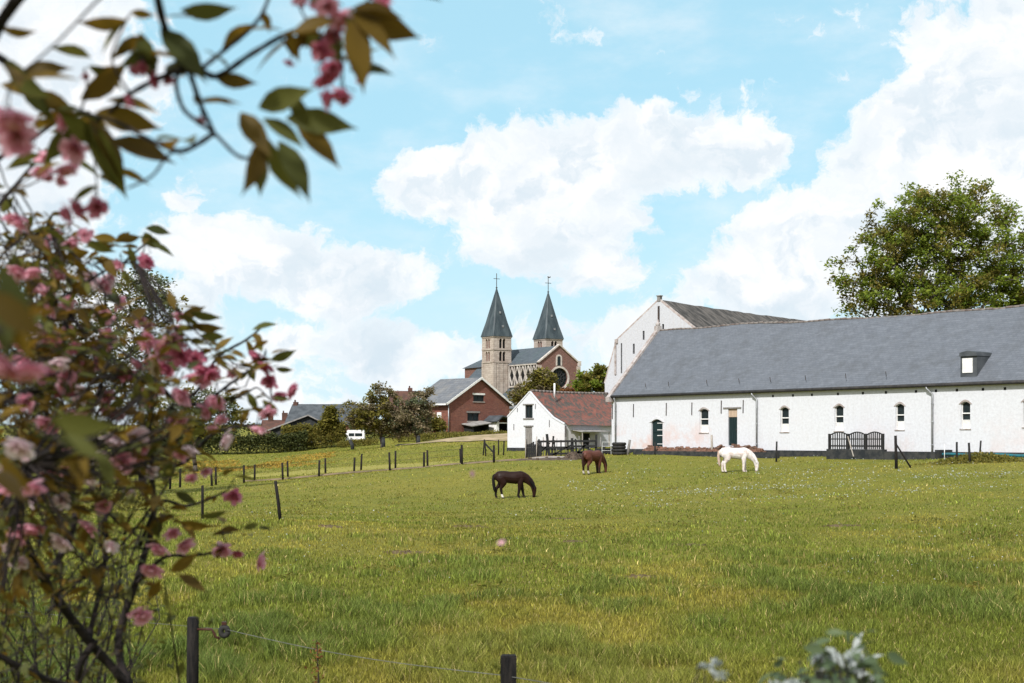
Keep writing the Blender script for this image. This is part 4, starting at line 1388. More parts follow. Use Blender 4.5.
for px, d, l, bs, mats, sd, nm, nc, tr_ in (
        (536, 150, 'bushy olive green tree between the cottage and the church', [(540, 385, 14, 15), (525, 395, 15, 11), (548, 391, 10, 9)], [M['leaf_olive'], M['leaf_yellow'], M['leaf_blossom']], 31, 'tree', 120, .2),
        (560, 160, 'small rusty orange bush behind the cottage ridge', [(563, 396, 10, 7), (557, 397, 8, 6)], [M['leaf_rust']], 32, 'bush', 40, .08),
        (592, 165, 'green tree behind the red roof beside the tall barn', [(592, 383, 19, 17), (604, 380, 14, 14), (582, 388, 10, 9)], [M['leaf_olive'], M['leaf_big']], 33, 'tree', 120, .18),
        (331, 168, 'slim yellow green young tree in front of the slate roofed house', [(331, 416, 6, 11), (328, 421, 6, 7)], [M['leaf_yellow']], 34, 'tree', 60, .08),
        (455, 178, 'low green bush beside the brick farm corner', [(436, 425, 8, 7)], [M['leaf_olive']], 35, 'bush', 30, .05)):
    px_b = bs[0][0]
    b_ = ground(px_b, d)
    make_tree(nm, l, 'tree' if nm == 'tree' else 'bush', b_, [bl(x, y, rx, ry, d, b_) for x, y, rx, ry in bs], nc, 62, .36, .7, mats, tr_, sd)
# airy tree behind the cherry
b_ = ground(60, 84)
make_tree('tree', 'airy tall grey green tree seen through the cherry blossom', 'tree', b_,
          [bl(120, 305, 52, 38, 84, b_), bl(70, 330, 62, 48, 84, b_), bl(25, 350, 55, 60, 84, b_), bl(155, 300, 32, 30, 84, b_), bl(140, 285, 24, 22, 84, b_), bl(95, 375, 70, 40, 84, b_), bl(135, 350, 38, 38, 84, b_)],
          430, 46, .20, .55, [M['leaf_grey'], M['leaf_grey'], M['leaf_olive']], .3, 41, None, None, .4, 1, .3)
b_ = ground(195, 130)
make_tree('tree', 'low bushy grey green tree at the end of the hedge behind the cherry', 'tree', b_,
          [bl(205, 412, 34, 26, 130, b_), bl(170, 418, 40, 26, 130, b_), bl(235, 425, 20, 16, 130, b_)], 150, 60, .3, .75, [M['leaf_grey'], M['leaf_olive']], .2, 42)


def hedge(label, p0, p1, h, w, m, seed, n=5200, ls=.3):
    g = np.random.default_rng(seed)
    L = (p1 - p0).length
    u = (p1 - p0).normalized()
    t = thing('hedge', label, 'hedge', p0, math.atan2(u.y, u.x))
    s = g.uniform(0, L, n)
    prof = .82 + .35 * fbm(s * .5, s * 0 + seed, seed)
    a = g.uniform(0, math.pi, n); r = np.sqrt(g.uniform(.35, 1, n))
    zz = np.abs(np.sin(a)) ** .6 * h * prof * r
    yy = np.cos(a) * w / 2 * r
    gz = H(p0.x + u.x * s - u.y * yy, p0.y + u.y * s + u.x * yy) - p0.z
    v, f = scatter(*LEAF4, np.stack([s, yy, zz + gz], 1), rand_rot(n, 1.0, g), ls * g.uniform(.6, 1.3, n))
    mesh_arrays('foliage', v, f, m, t)
    st_ = MB()
    for i in range(int(L / 1.2)):
        x = .5 + i * 1.2 + g.uniform(-.2, .2)
        z = Hz(p0.x + u.x * x, p0.y + u.y * x) - p0.z
        st_.tube([(x, 0, z - .1), (x + g.uniform(-.1, .1), g.uniform(-.1, .1), z + h * .75)], [.07, .03], 5)
    st_.build('stems', M['bark'], t)
    return t


hedge('dark clipped hedge along the back of the left field', ground(110, 166), ground(307, 166), 2.3, 1.8, [M['leaf_hedge']], 51, 17000, .28)
hedge('lighter rounded hedge in front of the black shed', ground(283, 169), ground(345, 168), 2.9, 2.2, [M['leaf_olive']], 52, 8000, .3)
hedge('low ragged hedge behind the white caravan up to the brick farm', ground(350, 176), ground(432, 178), 2.4, 1.8, [M['leaf_hedge']], 53, 9000, .28)
hedge('strip of tall green weeds below the brick farm', ground(395, 168), ground(506, 164), .9, 2.4, [M['leaf_olive']], 54, 5200, .2)
hedge('patch of low green weeds in front of the white caravan', ground(338, 166), ground(378, 166), .75, 2.0, [M['leaf_olive']], 56, 2600, .18)
# the far left beyond the field
hedge('distant hedge at the far left edge of the field', ground(-60, 150), ground(118, 160), 2.6, 2.0, [M['leaf_hedge']], 55, 6500, .32)

# caravan
cv = ground(355, 172); cv.z += 0.08
car = thing('caravan', 'small white caravan parked by the hedge in the orchard', 'caravan', cv, R(4))
W_ = 2.25
zt = EYE + (HOR - 430) * 172 / F - cv.z
mb = MB().prism([(-W_ / 2, .2), (W_ / 2, .2), (W_ / 2, zt - .2), (W_ / 2 - .12, zt), (-W_ / 2 + .25, zt), (-W_ / 2, zt - .3)], 0, 3.6)
mb.build('body', M['white_paint'], car)
MB().box(-.75, -.1, -.03, .02, zt * .50, zt * .74).build('window', M['glass'], car)
MB().box(.0, .85, -.03, .02, zt * .50, zt * .74).build('window', M['glass'], car)
for x in (-.8, .8): MB().tube([(x - .08, 1.8, .0), (x + .08, 1.8, .0)], .32, 12).build('wheel', M['rubber'], car)

# trunk guards, dark stumps
for px, d, wpx, lean, lab in ((352.5, 152, 3.4, .25, 'dark leaning stump in front of the white caravan'), (383.5, 148.5, 3.6, .03, 'dark guard post at the foot of the round orchard tree'), (418.5, 148.5, 3.4, 0, 'dark guard post at the foot of the blossoming orchard tree')):
    b_ = ground(px, d)
    o = MB().tube([(0, 0, -.1), (-.02 * lean, 0, .5), (-lean, 0, 1.02)], [.2, .19, .18], 10).tube([(-lean, 0, 1.0), (-lean, 0, 1.08)], [.2, .12], 10).build('tree_guard', M['tar'], None, b_)
    tag(o, lab, 'tree guard', 'dark guards round the orchard trunks')

# ------------------------------------------------------------------ fences


def fence_posts(parent, base, pts, m, h, r, seed):
    g = random.Random(seed)
    for (px, d) in pts:
        q = ground(px, d) - base
        hh = h * g.uniform(.9, 1.1)
        MB().tube([(q.x, q.y, q.z - .2), (q.x + g.uniform(-.06, .06), q.y, q.z + hh)], [r, r * .9], 7).build('post', m, parent)


def wires(parent, base, pts, heights, r, m):
    mb = MB()
    for h in heights:
        line = [ground(px, d) - base + Vector((0, 0, h)) for px, d in pts]
        mb.tube(line, r, 4)
    return mb.build('wire', m, parent)


rowA = [(60, 90), (93, 91), (126, 92), (170, 97), (212, 100), (244, 105), (283, 108), (319, 108.5), (354, 108), (390, 105), (424, 102), (462, 98), (494, 94.5)]
rowB = [(100, 96), (140, 97), (180, 100.5), (216, 104), (254.6, 109), (288, 112), (325.5, 112.5), (361, 112), (395.5, 109), (427.7, 106), (461, 104)]
for row, lab, sd in ((rowA, 'front post and wire fence along the dirt path across the paddock', 1), (rowB, 'rear post and wire fence of the double row across the paddock', 2)):
    b_ = ground(*row[0])
    f_ = thing('fence', lab, 'fence', b_, 0, 'post and wire fences across the paddock')
    fence_posts(f_, b_, row, M['post_wood'], 1.25, .085, sd)
    wires(f_, b_, row, (1.1, .65), .006, M['iron'])


def lone_post(px, d, h, r, m, lab, lean=0.0, cat='post', group='lone posts in the meadow'):
    b_ = ground(px, d)
    o = MB().tube([(0, 0, -.2), (lean * .5, 0, h * .5), (lean, 0, h)], [r, r * .97, r * .9], 8).build('fence_post', m, None, b_)
    return tag(o, lab, cat, group)


lone_post(202.5, 48, 1.2, .05, M['post_wood'], 'slim dark post standing straight at the edge of the cherry blossom', .0)
lone_post(281, 43, 1.22, .055, M['post_wood'], 'dark post leaning left alone in the open meadow', -.17)
lone_post(712.3, 100, 1.5, .085, M['pale_wood'], 'pale weathered post against the rubble behind the white horse', -.05)
lone_post(655, 104, .95, .06, M['dark_wood'], 'short dark stake in front of the arched stable door')
lone_post(776.3, 91, 1.3, .06, M['dark_wood'], 'dark stake before the barn just right of the middle downpipe', .03)
lone_post(956.8, 76, 1.15, .06, M['dark_wood'], 'straight dark stake at the left of the weedy mound by the barn')
lone_post(970, 75, 1.1, .065, M['dark_wood'], 'slightly leaning dark stake in the middle of the weedy mound', -.06)
lone_post(979.5, 82.5, 1.0, .055, M['dark_wood'], 'dark stake close to the barn behind the weedy mound', .08)
lone_post(944.5, 84, .85, .025, M['white_paint'], 'thin white electric fence stake by the barn wall')
lone_post(627.5, 106, 1.1, .10, M['grey_wood'], 'grey leaning plank post beside the tyres at the barn corner', .18)
b_ = ground(896.5, 74)
bp_ = thing('braced_post', 'dark corner post with a diagonal brace in front of the barn', 'post', b_, R(-15), 'lone posts in the meadow')
MB().tube([(0, 0, -.2), (-.05, 0, 1.72)], [.085, .07], 8).build('post', M['post_wood'], bp_)
MB().tube([(.0, .05, 1.25), (.78, .1, -.05)], [.045, .05], 6).build('brace', M['post_wood'], bp_)

# near electric fence
pa = P(192, 617, 14.0); pb = P(508.5, 655, 11.6)
ga_, gb_ = Hz(pa.x, pa.y), Hz(pb.x, pb.y)
ef = thing('fence', 'near electric fence with two dark posts and a white wire', 'fence', (pa.x, pa.y, ga_))
MB().tube([(0, 0, -.3), (.01, 0, pa.z - ga_ - .01), (.01, 0, pa.z - ga_)], [.062, .058, .05], 12).build('post', M['post_wood'], ef)
qb = pb - Vector((pa.x, pa.y, ga_))
MB().box(qb.x - .065, qb.x + .065, qb.y - .06, qb.y + .06, gb_ - ga_ - .3, qb.z - .012).box(qb.x - .055, qb.x + .055, qb.y - .05, qb.y + .05, qb.z - .012, qb.z).build('post', M['post_wood'], ef)
zi = (617 - 629) / F * 14 + pa.z - ga_
ins = MB().tube([(.05, -.02, zi), (.20, -.03, zi), (.22, -.03, zi - .03), (.24, -.03, zi - .075), (.28, -.03, zi - .09)], .012, 8)
io = ins.build('insulator', M['red_plastic'], ef)
tor = [(.325 + .034 * math.cos(a), -.03, zi - .02 + .042 * math.sin(a)) for a in [2 * math.pi * i / 16 for i in range(17)]]
MB().tube(tor, .028, 8).build('ring', M['rubber'], io)
MB().box(.30, .345, -.05, -.01, zi + .045, zi + .075).build('clip', M['red_plastic'], io)
e1 = P(500, 675, 11.6) - Vector((pa.x, pa.y, ga_)); e0 = Vector((.34, -.03, zi))
e2 = P(1130, 780, 9.2) - Vector((pa.x, pa.y, ga_))
em = P(-120, 600, 16.5) - Vector((pa.x, pa.y, ga_))
lnw = [e0.lerp(e1, i / 12) - Vector((0, 0, .05 * math.sin(math.pi * i / 12))) for i in range(13)]
MB().tube(lnw,   .003, 6).tube([em, e0], .0022, 6).tube([e1, e2], .0035, 6).build('wire', M['wire'], ef)

# dry dock stalks near the fence
for (px, py, d, w_, lab) in ((317, 640, 12.6, .05, 'rust brown dock stalk standing between the two near fence posts'), (365, 628, 15.5, .012, 'thin reddish dock stalk in the grass right of the rust brown one'))[:1]:
    tp = P(px, py, d); gz = Hz(tp.x, tp.y)
    hh = tp.z - gz
    st_ = thing('dock_stalk', lab, 'plant', (tp.x, tp.y, gz), 0, 'dry dock stalks')
    MB().tube([(0, 0, -.05), (.02, 0, hh * .5), (0, 0, hh)], [.012, .009, .004], 6).build('stem', M['twig'], st_)
    n = 130
    zz = rng.uniform(.35, 1, n) * hh
    pos = np.stack([rng.normal(0, w_ * .55, n), rng.normal(0, w_ * .55, n), zz], 1)
    v, f = scatter(*LEAF4, pos, rand_rot(n), .035 * rng.uniform(.6, 1.3, n))
    mesh_arrays('seeds', v, f, M['leaf_rust'], st_)

# ------------------------------------------------------------------ yard in front of the cottage
yd0 = 108.0


def yard(px, py): return P(px, py, yd0)


yg = thing('yard_fence', 'dark rail fence with leaning posts in front of the white cottage', 'fence', ground(560, yd0))
yb = yg.location
for (px, y0, y1, w, lean) in ((549.5, 434, 458, .20, -.2), (551.5, 436, 458, .14, .15), (571.5, 438, 457, .19, .05), (573.5, 441, 457, .12, -.06), (561, 440, 457.5, .09, 0), (583.5, 441, 455, .09, .03), (595.8, 434.5, 454, .16, .04), (604, 447, 455.5, .16, 0), (536, 441, 459, .09, .02), (546, 438, 458, .12, .1), (555.5, 440, 458, .10, -.1), (577, 439, 456.5, .13, -.12), (568, 442, 457, .09, .0), (588, 440, 455, .10, .08)):
    q = ground(px, yd0) - yb
    z1 = yard(px, y0).z - yb.z
    MB().bar((q.x, q.y, q.z - .15), (q.x + lean, q.y, z1), w).build('post', M['dark_wood'], yg)
for (pa_, ya_, pb_, yb_, w) in ((537, 441.5, 595, 441), (537, 447.5, 571, 447.5), (549, 454, 583, 453), (571, 446.5, 596, 446), (571, 452.5, 596, 451.5), (573, 456, 586, 444), (596, 450, 612, 450), (596, 446, 605, 447)) and [(537, 441.5, 595, 441, .12), (537, 447.5, 571, 447.5, .12), (549, 454, 583, 453, .12), (571, 446.5, 596, 446, .12), (571, 452.5, 596, 451.5, .12), (573, 457, 586, 444, .10), (596, 450, 612, 450, .2), (596, 453.5, 612, 453.5, .2), (549, 457, 571, 445, .08), (537, 456, 550, 443, .07), (583, 447, 603, 455, .07)]:
    A_, B_ = yard(pa_, ya_) - yb, yard(pb_, yb_) - yb
    MB().bar((A_.x, A_.y - .12, A_.z), (B_.x, B_.y - .12, B_.z), .09, w * 1.35).build('rail', M['dark_wood'], yg)
bg_ = thing('board_gate', 'dark upright board gate at the left end of the yard fence', 'gate', ground(533, yd0 - .6))
for i in range(9):
    x = (526 + i * 1.85 - 533) / F * yd0
    MB().box(x - .068, x + .068, -.03, .03, -.1, 1.12 + random.uniform(-.1, .1) + (.25 if i in (0, 7) else 0)).build('board', M['dark_wood'], bg_)
MB().box(-.55, .72, .035, .09, .25, .37).box(-.55, .72, .035, .09, .8, .92).build('rail', M['dark_wood'], bg_)
for px, y0, lab in ((525.5, 439, 'pale thin pole just left of the dark board gate'), (536.5, 436.5, 'pale thin pole just right of the dark board gate')):
    q = ground(px, yd0 - .8)
    tag(MB().tube([(0, 0, -.1), (.02, 0, yard(px, y0).z - q.z)], .04, 6).build('pole', M['pale_wood'], None, q), lab, 'pole', 'pale poles by the gate')
for i, (px, y0, y1, d_) in enumerate(((543.5, 437, 0, 109.5), (556.5, 438.5, 0, 109), (566, 437, 0, 110), (578.5, 436, 0, 109.4), (590, 438, 0, 110), (600, 437, 0, 109))):
    q = ground(px, d_)
    lb = ('pale grey stake behind the board gate end of the yard rails', 'pale grey stake behind the two leaning yard posts', 'pale grey stake at the middle of the yard fence', 'pale grey stake behind the crossing yard posts', 'pale grey stake in front of the porch', 'pale grey stake at the barn end of the yard')[i]
    tag(MB().tube([(0, 0, -.1), (random.uniform(-.06, .06), 0, P(px, y0, d_).z - q.z)], .032, 6).build('stake', M['grey_wood'], None, q), lb, 'stake', 'pale stakes in the yard')
# white steps by the barn corner
ws = thing('step_ladder', 'white metal steps standing at the left corner of the barn', 'steps', ground(606.5, 107.2))
for x in (-.35, .35): MB().bar((x, 0, -.1), (x * .92, .05, .95), .022).build('rail', M['white_paint'], ws)
for z in (.3, .62, .94): MB().box(-.34, .34, -.04, .1, z, z + .018).build('step', M['white_paint'], ws)
# tyres
ty = ground(619.5, 106)
for i in range(4):
    tor = [(.42 * math.cos(a), .42 * math.sin(a), 0) for a in [2 * math.pi * j / 18 for j in range(19)]]
    o = MB().tube(tor, .125, 8).build('tyre', M['rubber'], None, (ty.x + random.uniform(-.06, .06), ty.y, ty.z + .1 + i * .235))
    tag(o, 'black tyre, %s of the stack at the barn corner' % ('bottom', 'second from the bottom', 'third from the bottom', 'topmost')[i], 'tyre', 'tyres stacked at the barn corner')

# slab, dirt, heaps
def mound(name, label, cat, px, d, rx, ry, h, m, seed, kind='stuff', bumps=60, bs=.25):
    g = np.random.default_rng(seed)
    b_ = ground(px, d)
    nu, nv = 28, 10
    V = [(0, 0, h)]; Fc = []
    for j in range(1, nv + 1):
        r = j / nv
        for i in range(nu):
            a = 2 * math.pi * i / nu
            rr_ = r * (1 + .18 * math.sin(3 * a + seed) + .08 * math.sin(7 * a))
            x, y = rx * rr_ * math.cos(a), ry * rr_ * math.sin(a)
            z = h * (1 - r ** 1.7) * (.75 + .5 * float(vnoise(np.array([x * 1.6 + 30]), np.array([y * 1.6 + 30]), seed)[0])) - .06 * (r > .99)
            V.append((x, y, z + Hz(b_.x + x, b_.y + y) - b_.z))
    for i in range(nu): Fc.append((0, 1 + i, 1 + (i + 1) % nu))
    for j in range(nv - 1):
        for i in range(nu):
            a = 1 + j * nu + i; b = 1 + j * nu + (i + 1) % nu
            Fc.append((a, a + nu, b + nu, b))
    mb = MB(); mb.v = V; mb.f = Fc; mb.m = [0] * len(Fc); mb.s = [False] * len(Fc)
    for k in range(bumps):
        a, r = g.uniform(0, 6.28), math.sqrt(g.uniform(0, 1)) * .92
        x, y = rx * r * math.cos(a), ry * r * math.sin(a)
        z = h * (1 - r ** 1.7) * .95 + Hz(b_.x + x, b_.y + y) - b_.z
        s = bs * g.uniform(.5, 1.2)
        mb.box(x - s / 2, x + s / 2, y - s / 3, y + s / 3, z - s / 3, z + s / 3, rot=Matrix.Rotation(g.uniform(0, 6), 3, 'Z') @ Matrix.Rotation(g.uniform(-.6, .6), 3, 'X'))
    o = mb.build(name, m, None, b_)
    return tag(o, label, cat, kind=kind)


sl_ = ground(556, 100)
mb = MB()
poly = [(-1.7, -.9), (1.2, -1.0), (1.6, .3), (1.3, 1.6), (-.2, 1.9), (-1.2, .6)]
hz = lambda x, y: Hz(sl_.x + x, sl_.y + y) - sl_.z
mb.face([(x, y, .16 + hz(x, y) * .5) for x, y in poly])
for (x, y), (x2, y2) in zip(poly, poly[1:] + poly[:1]): mb.face([(x, y, -.3), (x2, y2, -.3), (x2, y2, .16 + hz(x2, y2) * .5), (x, y, .16 + hz(x, y) * .5)])
tag(mb.build('concrete_slab', M['concrete'], None, sl_), 'pale concrete slab lying in the grass before the yard fence', 'slab')
mound('soil_patch', 'brown bare soil around the concrete slab', 'soil', 547, 97.5, 2.6, 1.6, .16, M['soil'], 5, bumps=14, bs=.2)
mound('dark_heap', 'dark heap of stones and soil at the end of the concrete slab', 'heap', 574, 98, .75, .7, .5, M['soil'], 6, bumps=50, bs=.24)
# brick rubble along the barn, held by a low dark wall
rub = MB()
g = np.random.default_rng(8)
bq = plane_solver(b0 - bn * 1.0, bu)
ta, tb_ = bq(644)[0], bq(757)[0]
for i in range(1500):
    t = g.uniform(ta, tb_); y = -g.uniform(.15, 1.25)
    hh = (.55 * (1 - abs(y + .55) / .9)) * (.55 + .9 * float(vnoise(np.array([t * .6]), np.array([1.]), 9)[0]))
    if bp(727)[0] < t < bp(738)[0]: hh *= .5
    z = g.uniform(0, 1) * max(.1, hh) + .18
    s = g.uniform(.12, .30)
    rub.box(t - s / 2, t + s / 2, y - s / 3, y + s / 3, z - s / 4, z + s / 4, rot=Matrix.Rotation(g.uniform(0, 6), 3, 'Z') @ Matrix.Rotation(g.uniform(-.7, .7), 3, 'X'))
rr_o = rub.build('rubble', M['rubble'], None, b0, bang)
tag(rr_o, 'reddish brick rubble heaped along the foot of the white barn', 'rubble', kind='stuff')
lw_ = MB().box(ta - .6, tb_ + 2.4, -1.55, -1.35, -.5, .30)
tag(lw_.build('low_wall', M['tar'], None, b0, bang), 'low dark wall holding the rubble in front of the barn', 'wall')
br = plane_solver(b0 - bn * 1.65, bu)
t1, t2 = br(828)[0], br(936)[0]
lw2 = MB().box(t1, t2, -1.75, -1.5, -.5, .42).box(t1 - .02, br(885)[0], -1.78, -1.47, -.5, .55).box(t1, t1 + .2, -1.465, -.1, -.5, .55).box(t2 - .2, t2, -1.5, -.1, -.5, .55)
tag(lw2.build('low_wall', M['tar'], None, b0, bang), 'low black wall under the arched picket panels', 'wall')
# picket panels with arched tops
pk = thing('picket_fence', 'dark picket fence of three arched panels in front of the barn', 'fence', b0, bang)
xs_ = [br(829)[0], br(848)[0], br(865.5)[0], br(883)[0]]
for i in range(3):
    xa, xb = xs_[i] + .04, xs_[i + 1] - .04
    pm = MB()
    n = 8
    for k in range(n):
        x = xa + (xb - xa) * (k + .5) / n
        hh = 1.42 + .18 * math.sin(math.pi * (k + .5) / n)
        pm.box(x - .038, x + .038, -1.66, -1.63, .56, hh)
    for k in range(8):
        x0_, x1_ = xa + (xb - xa) * k / 8, xa + (xb - xa) * (k + 1) / 8
        pm.bar((x0_, -1.60, 1.44 + .18 * math.sin(math.pi * k / 8)), (x1_, -1.60, 1.44 + .18 * math.sin(math.pi * (k + 1) / 8)), .06, .07)
    pm.box(xa, xb, -1.625, -1.58, .70, .80).box(xa, xb, -1.625, -1.58, 1.15, 1.22)
    pm.build('panel', M['dark_wood'], pk)
for x in xs_: MB().box(x - .05, x + .05, -1.68, -1.57, .55, 1.52).build('post', M['dark_wood'], pk)
q = bp(853)[0]
tag(MB().bar((br(858.3)[0], -2.1, .1), (br(848.5)[0], -1.72, 1.35), .05).build('stick', M['pale_wood'], None, b0, bang), 'pale stick leaning on the picket fence', 'stick')
# teal pipe along the barn foot
th_ = MB().tube([(t, -1.0 + .08 * math.sin(t * 1.3), .27 + .03 * math.sin(t * 2)) for t in np.linspace(br(915)[0], BL - 1, 40)], .09, 8)
tag(th_.build('pipe', M['teal'], None, b0, bang), 'teal blue plastic pipe lying along the foot of the barn', 'pipe')

# mound of weeds at the right
b_ = ground(978, 76)
n = 5200
g = np.random.default_rng(12)
x = g.normal(0, 1.25, n); y = g.normal(0, .9, n)
hgt = .55 * np.exp(-(x / 1.9) ** 2 - (y / 1.2) ** 2)
pos = np.stack([x, y, H(b_.x + x, b_.y + y) - b_.z + g.uniform(0, 1, n) * hgt], 1)
v, f = scatter(*LEAF4, pos, rand_rot(n, 1.0, g), .13 * g.uniform(.6, 1.4, n))
o = mesh_arrays('weeds', v, f, M['leaf_olive']); o.location = b_
tag(o, 'low mound of green weeds around the stakes by the barn', 'weeds', kind='stuff')

# slanted rail by the cottage's left
lf = thing('fence', 'short broken fence with a slanting rail left of the white cottage', 'fence', ground(490, 118))
for (px, d, h, lean) in ((483, 119, 1.35, .12), (486, 117.5, 1.3, -.1), (498.5, 118, 1.25, 0), (503.5, 117, 1.15, .05)):
    q = ground(px, d) - lf.location
    MB().tube([(q.x, q.y, q.z - .2), (q.x + lean, q.y, q.z + h)], .06, 7).build('post', M['post_wood'], lf)
q0 = ground(484, 119) - lf.location + Vector((0, 0, 1.1)); q1 = ground(494, 114) - lf.location + Vector((0, 0, .35))
MB().bar(q0, q1, .09).build('rail', M['post_wood'], lf)

# ------------------------------------------------------------------ horses


def horse(label, base, heading, coat, mane, sock, scale, hind_sock_only=False, blaze=False, step=0.0, grey=False, tailc=None, seed=1):
    t = thing('horse', label, 'horse', base, heading, 'horses grazing in the meadow')
    t.scale = (scale,) * 3
    mb = MB()

    def chain(pts, rads, sq):
        mb.tube(pts, rads, 14, squash=sq)
        for p, r, s in zip(pts, rads, sq):      # rounded joints
            o = []
            rings = []
            for j in range(1, 6):
                a = math.pi * j / 6
                rings.append([(p[0] + math.cos(b) * math.sin(a) * r, p[1] + math.sin(b) * math.sin(a) * r * s, p[2] + math.cos(a) * r) for b in [2 * math.pi * k / 10 for k in range(10)]])
            b0_ = len(mb.v)
            mb.v.append((p[0], p[1], p[2] + r))
            for rg_ in rings: mb.v += rg_
            mb.v.append((p[0], p[1], p[2] - r))
            for k in range(10):
                k2 = (k + 1) % 10
                mb.f.append((b0_, b0_ + 1 + k, b0_ + 1 + k2)); mb.m.append(0); mb.s.append(True)
                for j in range(4):
                    mb.f.append((b0_ + 1 + j * 10 + k, b0_ + 11 + j * 10 + k, b0_ + 11 + j * 10 + k2, b0_ + 1 + j * 10 + k2)); mb.m.append(0); mb.s.append(True)
                mb.f.append((b0_ + 41 + k2, b0_ + 41 + k, b0_ + 51)); mb.m.append(0); mb.s.append(True)
    # trunk of the body, then neck and head lowered to the grass
    chain([(-.80, 0, 1.17), (-.66, 0, 1.20), (-.42, 0, 1.19), (-.10, 0, 1.14), (.22, 0, 1.12), (.50, 0, 1.17), (.66, 0, 1.16)],
          [.21, .30, .325, .335, .355, .335, .27], [.82, .95, .92, .90, .86, .74, .70])
    chain([(.45, 0, 1.34), (.30, 0, 1.32)], [.15, .12], [.6, .6])
    chain([(.56, 0, 1.18), (.80, 0, 1.08), (.99, 0, .93), (1.12, 0, .78), (1.17, 0, .70)], [.30, .265, .215, .175, .145], [.6, .55, .5, .5, .55])
    chain([(1.17, 0, .68), (1.24, 0, .54), (1.26, 0, .36), (1.25, 0, .16), (1.235, 0, .085)], [.135, .155, .120, .092, .082], [.62, .62, .66, .75, .8])
    for s in (-1, 1):
        mb.tube([(1.15, s * .06, .76), (1.13, s * .085, .86), (1.15, s * .09, .92)], [.03, .026, .008], 6)
        st = step * s
        fx = .52 + .18 * st
        chain([(.50, s * .13, 1.05), (.50 + .04 * st, s * .14, .80), (.52 + .11 * st, s * .13, .47), (fx, s * .13, .16), (fx + .045, s * .13, .045)], [.195, .14, .088, .066, .075], [.62, .8, .9, 1, 1])
        chain([(.52 + .11 * st, s * .13, .40), (fx, s * .13, .22)], [.058, .052], [.9, .9])
        hx = -.66 - .2 * st
        chain([(-.60, s * .14, 1.10), (-.50 - .05 * st, s * .16, .85), (-.60 - .1 * st, s * .155, .68), (-.71 - .14 * st, s * .15, .53), (hx - .045, s * .15, .17), (hx + .0, s * .15, .045)], [.28, .20, .125, .085, .062, .072], [.66, .72, .8, .85, 1, 1])
        chain([(-.70 - .14 * st, s * .15, .45), (hx - .045, s * .15, .24)], [.058, .052], [.9, .9])
    tmp = mb.build('tmp_body', M['coat'])
    md = tmp.modifiers.new('r', 'REMESH'); md.mode = 'VOXEL'; md.voxel_size = .024
    sm = tmp.modifiers.new('s', 'SMOOTH'); sm.iterations = 3; sm.factor = .5
    dg = bpy.context.evaluated_depsgraph_get()
    me = bpy.data.meshes.new_from_object(tmp.evaluated_get(dg))
    old = tmp.data
    bpy.data.objects.remove(tmp); bpy.data.meshes.remove(old)
    n = len(me.vertices)
    co = np.zeros(n * 3); me.vertices.foreach_get('co', co); co = co.reshape(-1, 3)
    c = np.tile(np.array(coat), (n, 1))
    nz = fbm(co[:, 0] * 4 + 20, co[:, 2] * 4 + co[:, 1] * 5 + 20, seed)[:, None]
    c = c * (.8 + .4 * nz)
    leg = np.clip((.62 - co[:, 2]) / .25, 0, 1)[:, None] * (co[:, 0] < 1.0)[:, None]
    c = c * (1 - leg) + np.array(sock['leg']) * leg
    if sock.get('foot') is not None:
        ft = (co[:, 2] < .22) & ((co[:, 0] < -.3) | (not hind_sock_only)) & (co[:, 0] < 1.0)
        if hind_sock_only and not blaze: ft &= co[:, 1] < 0
        c[ft] = sock['foot']
    hoof = (co[:, 2] < .055) & (co[:, 0] < 1.0)
    c[hoof] = (.09, .075, .06)
    if blaze:
        bz = (np.abs(co[:, 1]) < .035) & (co[:, 0] > 1.30) & (co[:, 2] < .58)
        c[bz] = (.6, .57, .53)
    nose = (co[:, 2] < .13) & (co[:, 0] > 1.0)
    c[nose] = c[nose] * .6 if not grey else np.array((.35, .26, .25))
    if grey:
        sp = (nz[:, 0] > .60)
        c[sp] = c[sp] * np.array((.85, .78, .76))
    a = me.color_attributes.new('Col', 'FLOAT_COLOR', 'POINT')
    cc = np.ones((n, 4), dtype=np.float32); cc[:, :3] = np.clip(c, 0, 1)
    a.data.foreach_set('color', cc.ravel())
    me.materials.clear(); me.materials.append(M['coat'])
    me.polygons.foreach_set('use_smooth', [True] * len(me.polygons))
    me.name = 'body'
    bo = bpy.data.objects.new('body', me); COL.objects.link(bo); bo.parent = t
    hm_ = mat('hair_' + str(seed), mane, tuple(q * .7 for q in mane), 12, .7, .4)
    mn = MB()
    for i in range(16):
        s = i / 15
        pts = [(.54, 1.48), (.72, 1.42), (.90, 1.31), (1.05, 1.17), (1.17, 1.0), (1.25, .87), (1.30, .74)]
        u_ = s * 5.99; k_ = int(u_); fr = u_ - k_
        x = pts[k_][0] * (1 - fr) + pts[k_ + 1][0] * fr; z = pts[k_][1] * (1 - fr) + pts[k_ + 1][1] * fr
        x -= .035; z -= .03
        mn.tube([(x, 0, z), (x + .0, -.06, z - .03), (x - .04, -.10, z - .14), (x - .06, -.10, z - .24)], [.035, .034, .026, .008], 6)
    mn.build('mane', hm_, t)
    MB().tube([(-.90, 0, 1.32), (-.99, 0, 1.24), (-1.01, 0, 1.02), (-.98, .01, .74), (-.95, .01, .48), (-.94, .0, .34)], [.045, .065, .08, .09, .07, .02], 8, squash=[.9, .9, .9, .8, .8, .8]).build('tail', mat('tail_' + str(seed), tailc or mane, None, 12, .7, .4), t)
    for s in (-1, 1):
        MB().tube([(1.27, s * .082, .55), (1.27, s * .096, .55)], [.018, .012], 8).build('eye', M['rubber'], t)
    return t


def hp_(px, d): return ground(px, d)


